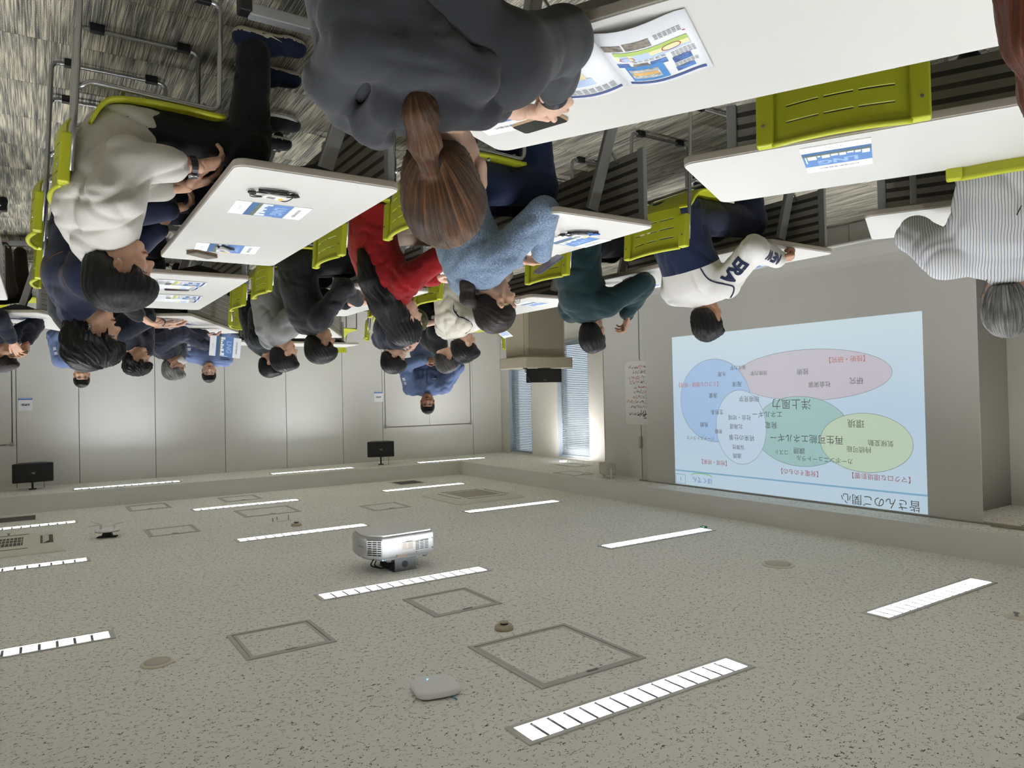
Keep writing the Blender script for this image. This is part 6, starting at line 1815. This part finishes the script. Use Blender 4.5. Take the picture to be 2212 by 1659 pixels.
def glasses(pr, m, lens=None):
    mb = MB()
    for s in (-1, 1):
        mb.tube([(0.098 + 0.004 * math.cos(2 * PI * i / 16), s * 0.032 + 0.024 * math.cos(2 * PI * i / 16), -0.004 + 0.019 * math.sin(2 * PI * i / 16)) for i in range(16)], 0.0016, 5, closed=True)
        mb.tube([(0.098, s * 0.056, 0.004), (0.03, s * 0.078, 0.004), (-0.02, s * 0.083, -0.004)], 0.0016, 5)
    mb.tube([(0.1, -0.009, 0.0), (0.104, 0, 0.002), (0.1, 0.009, 0.0)], 0.0016, 5)
    on_head(pr, 'glasses', mb, m)


glasses(PPL['boucle'], mat('gold_wire', (190, 170, 130), 0.3, 0.8)); glasses(PPL['wind'], M_STEEL); glasses(PPL['stripe'], M_BLACK); glasses(PPL['blue2'], M_STEEL); glasses(PPL['red'], M_BLACK)
on_head(PPL['hood'], 'hair_tie', MB().tube([(-0.128 + 0.010 * math.cos(2 * PI * i / 14), 0.018 * math.sin(2 * PI * i / 14), -0.030 + 0.015 * math.cos(2 * PI * i / 14)) for i in range(14)], 0.0055, 7, closed=True), HAIR['darkbrown'])
on_head(PPL['boucle'], 'hair_tie', MB().tube([(-0.116 + 0.010 * math.cos(2 * PI * i / 14), 0.024 * math.sin(2 * PI * i / 14), -0.048 + 0.016 * math.cos(2 * PI * i / 14)) for i in range(14)], 0.006, 7, closed=True), mat('navy_tie', (40, 48, 90), 0.7))
for key in ('hood', 'lgrey'):
    on_head(PPL[key], 'ear_stud', MB().lathe([(0.003, -0.003), (0.004, 0), (0.003, 0.003)], 8, Matrix.Translation((-0.002, 0.088, -0.038))), M_STEEL)
for z in (-0.034, -0.044):
    on_head(PPL['denim'], 'ear_clip', MB().tube([(-0.008 + 0.006 * math.cos(2 * PI * i / 10), 0.088, z + 0.006 * math.sin(2 * PI * i / 10)) for i in range(10)], 0.0018, 5, closed=True), M_STEEL)
# face mask
mk = Field().el((0.062, 0, -0.062), (0.046, 0.058, 0.048), 0.02).rc((0.09, 0, -0.035), (0.108, 0, -0.045), 0.014, 0.012, 0.02)
v, q = mk.poly(0.006, None, lambda X, Y, Z: 0.035 - X + 0 * Y + 0 * Z)
link('face_mask', poly_mesh('face_mask', v, q, mat('mask_white', (232, 232, 230), 0.8)), PPL['wind']['root'], PPL['wind']['Hm'])
mb = MB()
for s in (-1, 1):
    mb.tube([(0.05, 0.058 * s, -0.035), (0.0, 0.083 * s, 0.005), (-0.02, 0.086 * s, -0.005), (0.0, 0.082 * s, -0.05), (0.045, 0.05 * s, -0.085)], 0.0016, 5)
on_head(PPL['wind'], 'mask_loops', mb, M_WPLAST)
# earphone wire of the striped shirt
pr = PPL['stripe']; h = pr['Hm']
p0 = h @ Vector((-0.02, -0.085, -0.03)); p1 = Vector(pr['N'] - pr['f'] * 0.10 - pr['l'] * 0.05 + pr['sp'] * 0.01); p2 = Vector(pr['P'] + (pr['N'] - pr['P']) * 0.6 - pr['f'] * 0.175 + pr['l'] * 0.02)
MB().tube(fillet([p0, p1, p2], 0.1, 10), 0.0018, 5).build('earphone_wire', M_BLACK, pr['root'], smooth=True)
# watches
M_WB = mat('watch_black', (24, 24, 26), 0.4); M_WF = mat('watch_face_dark', (26, 30, 44), 0.2); M_LEATH = mat('brown_strap', (92, 60, 42), 0.6)
bracelet(PPL['hood'], 1, M_WB, 0.032, 0.010, off=0.03)
bracelet(PPL['lgrey'], 1, M_WB, 0.032, 0.011, (M_STEEL, 0.016, M_WF), 0.02)
bracelet(PPL['navytee'], 1, M_WB, 0.031, 0.012, (M_STEEL, 0.006, mat('watch_face_pale', (210, 214, 218), 0.2)), 0.03)
bracelet(PPL['grey'], 1, M_STEEL, 0.031, 0.010, (M_STEEL, 0.015, mat('watch_face_blue', (90, 120, 170), 0.2)), 0.03)
bracelet(PPL['olive'], 1, M_LEATH, 0.030, 0.009, (mat('gold_rim', (196, 164, 128)), 0.015, M_WF), 0.03)
bracelet(PPL['folded'], 1, mat('grey_strap', (120, 118, 116), 0.5), 0.036, 0.02, (M_STEEL, 0.015, M_WF), 0.06)


# lettering, piping and badges that follow the garment's surface
def wrap(o, target, off=0.0035):
    md = o.modifiers.new('wrap', 'SHRINKWRAP'); md.target = target; md.wrap_method = 'PROJECT'; md.use_project_z = True; md.use_negative_direction = True; md.use_positive_direction = False; md.wrap_mode = 'ABOVE_SURFACE'; md.offset = off


def fine(me, cuts=2):
    bm_ = bmesh.new(); bm_.from_mesh(me)
    bmesh.ops.triangulate(bm_, faces=bm_.faces)
    for _ in range(cuts):
        bmesh.ops.subdivide_edges(bm_, edges=[e for e in bm_.edges if e.calc_length() > 0.012], cuts=1, use_grid_fill=True)
        bmesh.ops.triangulate(bm_, faces=bm_.faces)
    bm_.to_mesh(me); bm_.free()
    return me


pr = PPL['newera']
cam_l = pr['Lp']((0, 0, 1.5))
E_, W_, S_ = pr['E'][1], pr['W'][1], pr['S'][1]
for txt, a, b, w in (('NEW', W_ + (E_ - W_) * 0.12, E_, 0.165), ('ERA', E_, S_, 0.17)):
    d = b - a; L = np.linalg.norm(d); d /= L
    mid = (a + b) / 2
    nrm = cam_l - mid; nrm = nrm - d * (nrm @ d); nrm /= np.linalg.norm(nrm)
    upv = np.cross(nrm, d)
    me = fine(text_mesh(txt, 0.09, C_NAVY, w, bold=0.004))
    o = link('sleeve_lettering', me, pr['root'], basis(d, upv, nrm, mid + nrm * 0.09))
    wrap(o, pr['shirt'])


def ribbon(pr, pts, w, m, name='piping'):
    mb = MB(); P_ = [Vector(p) for p in pts]
    out = []
    for i in range(len(P_) - 1):
        p0, p1, p2, p3 = P_[max(i - 1, 0)], P_[i], P_[i + 1], P_[min(i + 2, len(P_) - 1)]
        for k in range(8):
            t = k / 8
            out.append(0.5 * ((2 * p1) + (p2 - p0) * t + (2 * p0 - 5 * p1 + 4 * p2 - p3) * t * t + (3 * p1 - 3 * p2 + p3 - p0) * t ** 3))
    mb.tube(out, w, 6)
    return mb.build(name, m, pr['root'], smooth=True)


for key, s in (('newera', 1), ('cream', 1)):
    pr = PPL[key]; S_, E_ = pr['S'][s], pr['E'][s]; f_, l_, sp__ = pr['f'], pr['l'], pr['sp']
    c0 = S_ + (pr['N'] - S_) * 0.25
    pts = [c0 + sp__ * 0.075 - f_ * 0.01, S_ + (E_ - S_) * 0.12 + l_ * 0.06 + sp__ * 0.04 - f_ * 0.05, S_ - f_ * 0.105 - sp__ * 0.05, S_ - f_ * 0.12 - sp__ * 0.14 - l_ * 0.03]
    o = ribbon(pr, pts, 0.004, C_NAVY)
    md = o.modifiers.new('wrap', 'SHRINKWRAP'); md.target = pr['shirt']; md.wrap_method = 'NEAREST_SURFACEPOINT'; md.wrap_mode = 'ABOVE_SURFACE'; md.offset = 0.003
# coloured collars
for key, col in (('teal', (30, 110, 190)), ('cream', (160, 180, 224)), ('boucle', (214, 214, 214))):
    pr = PPL[key]; n = 18; c = pr['N'] + pr['sp'] * (0.022 if key != 'boucle' else 0.03)
    pts = [c + pr['f'] * 0.063 * math.cos(2 * PI * i / n) + pr['l'] * 0.063 * math.sin(2 * PI * i / n) + pr['sp'] * (0.012 * -math.cos(2 * PI * i / n)) for i in range(n)]
    MB().tube(pts, 0.011, 7, closed=True).build('collar', cloth('collar_' + key, col), pr['root'], smooth=True)
# shirt collars, pockets, zips and badges of the blue jackets
for key in ('blue1', 'blue2', 'blue3'):
    pr = PPL[key]; P_, N_, f_, l_, sp__ = pr['P'], pr['N'], pr['f'], pr['l'], pr['sp']
    ch = P_ + (N_ - P_) * 0.66

    def on_chest(u, v_, w, h_, m, nm, off):
        me = MB().box((-w / 2, -h_ / 2, -0.001), (w / 2, h_ / 2, 0.001)).mesh(nm, m)
        o = link(nm, fine(me, 3), pr['root'], basis(l_, sp__, f_, ch + l_ * u + sp__ * v_ + f_ * 0.22)); wrap(o, pr['shirt'], off); return o
    on_chest(0.075, 0.0, 0.085, 0.10, C_BLUEJ, 'chest_pocket', 0.006); on_chest(-0.075, 0.0, 0.085, 0.10, C_BLUEJ, 'chest_pocket', 0.006)
    on_chest(0.075, 0.055, 0.09, 0.022, cloth('work_jacket_flap', (78, 94, 132)), 'pocket_flap', 0.009); on_chest(-0.075, 0.055, 0.09, 0.022, cloth('work_jacket_flap', (78, 94, 132)), 'pocket_flap', 0.009)
    on_chest(-0.085, 0.072, 0.042, 0.008, M_PAPER, 'name_stitching', 0.010)
    on_chest(0.0, -0.02, 0.012, 0.28, cloth('work_jacket_flap', (78, 94, 132)), 'front_placket', 0.007)
    MB().tube([N_ + f_ * 0.05 + l_ * 0.05 - sp__ * 0.0, N_ + f_ * 0.085 - sp__ * 0.05, N_ + f_ * 0.05 - l_ * 0.05], 0.012, 6).build('shirt_collar', M_PAPER, pr['root'], smooth=True)
    for k in range(2):
        a, b = pr['S'][1], pr['E'][1]; c = a + (b - a) * (0.28 + 0.2 * k)
        me = MB().box((-0.016, -0.018, -0.001), (0.016, 0.018, 0.001)).mesh('sleeve_badge', M_PAPER)
        dd, yy, zz = ortho(b - a, f_ + l_ * 0.6)
        o = link('sleeve_badge', fine(me, 1), pr['root'], basis(yy, dd, zz, c + zz * 0.1)); wrap(o, pr['shirt'], 0.005)

# orange seam stitching on the denim jacket
pr = PPL['denim']; S_, P_, N_, f_, l_, sp__ = pr['S'], pr['P'], pr['N'], pr['f'], pr['l'], pr['sp']
M_ST = mat('orange_stitch', (140, 96, 66), 0.8)
for s in (1, -1):
    for pts in ([N_ - f_ * 0.08 - sp__ * 0.09, N_ - f_ * 0.14 + l_ * 0.09 * s - sp__ * 0.12, S_[s] - f_ * 0.10 - sp__ * 0.11], [S_[s] + sp__ * 0.08 - l_ * 0.02 * s, S_[s] - f_ * 0.09 + l_ * 0.03 * s - sp__ * 0.02, S_[s] - f_ * 0.08 - sp__ * 0.12]):
        o = ribbon(pr, pts, 0.0022, M_ST, 'seam_stitching')
        md = o.modifiers.new('wrap', 'SHRINKWRAP'); md.target = pr['shirt']; md.wrap_method = 'NEAREST_SURFACEPOINT'; md.wrap_mode = 'ABOVE_SURFACE'; md.offset = 0.0015

# side marks of the shoes that show
pr = PPL['denim']; Mi_ = pr['M'].inverted()
sw = [(-1.135, 0.058), (-1.09, 0.040), (-1.03, 0.036), (-0.95, 0.060), (-1.02, 0.050), (-1.075, 0.051)]
MB().prism(sw, -0.0015, 0.0015, Mi_ @ basis((1, 0, 0), (0, 0, 1), (0, -1, 0), (0, 3.703, 0.005))).build('shoe_mark', M_WSOLE, pr['root'])
pr = PPL['lgrey']; Mi_ = pr['M'].inverted()
MB().prism([(-0.72, 0.05), (-0.78, 0.035), (-0.83, 0.055), (-0.785, 0.045), (-0.76, 0.062), (-0.755, 0.048)], -0.0012, 0.0012, Mi_ @ basis((1, 0, 0), (0, 0, 1), (0, -1, 0), (0, 2.892, 0.01))).build('shoe_mark', M_SOLE, pr['root'])
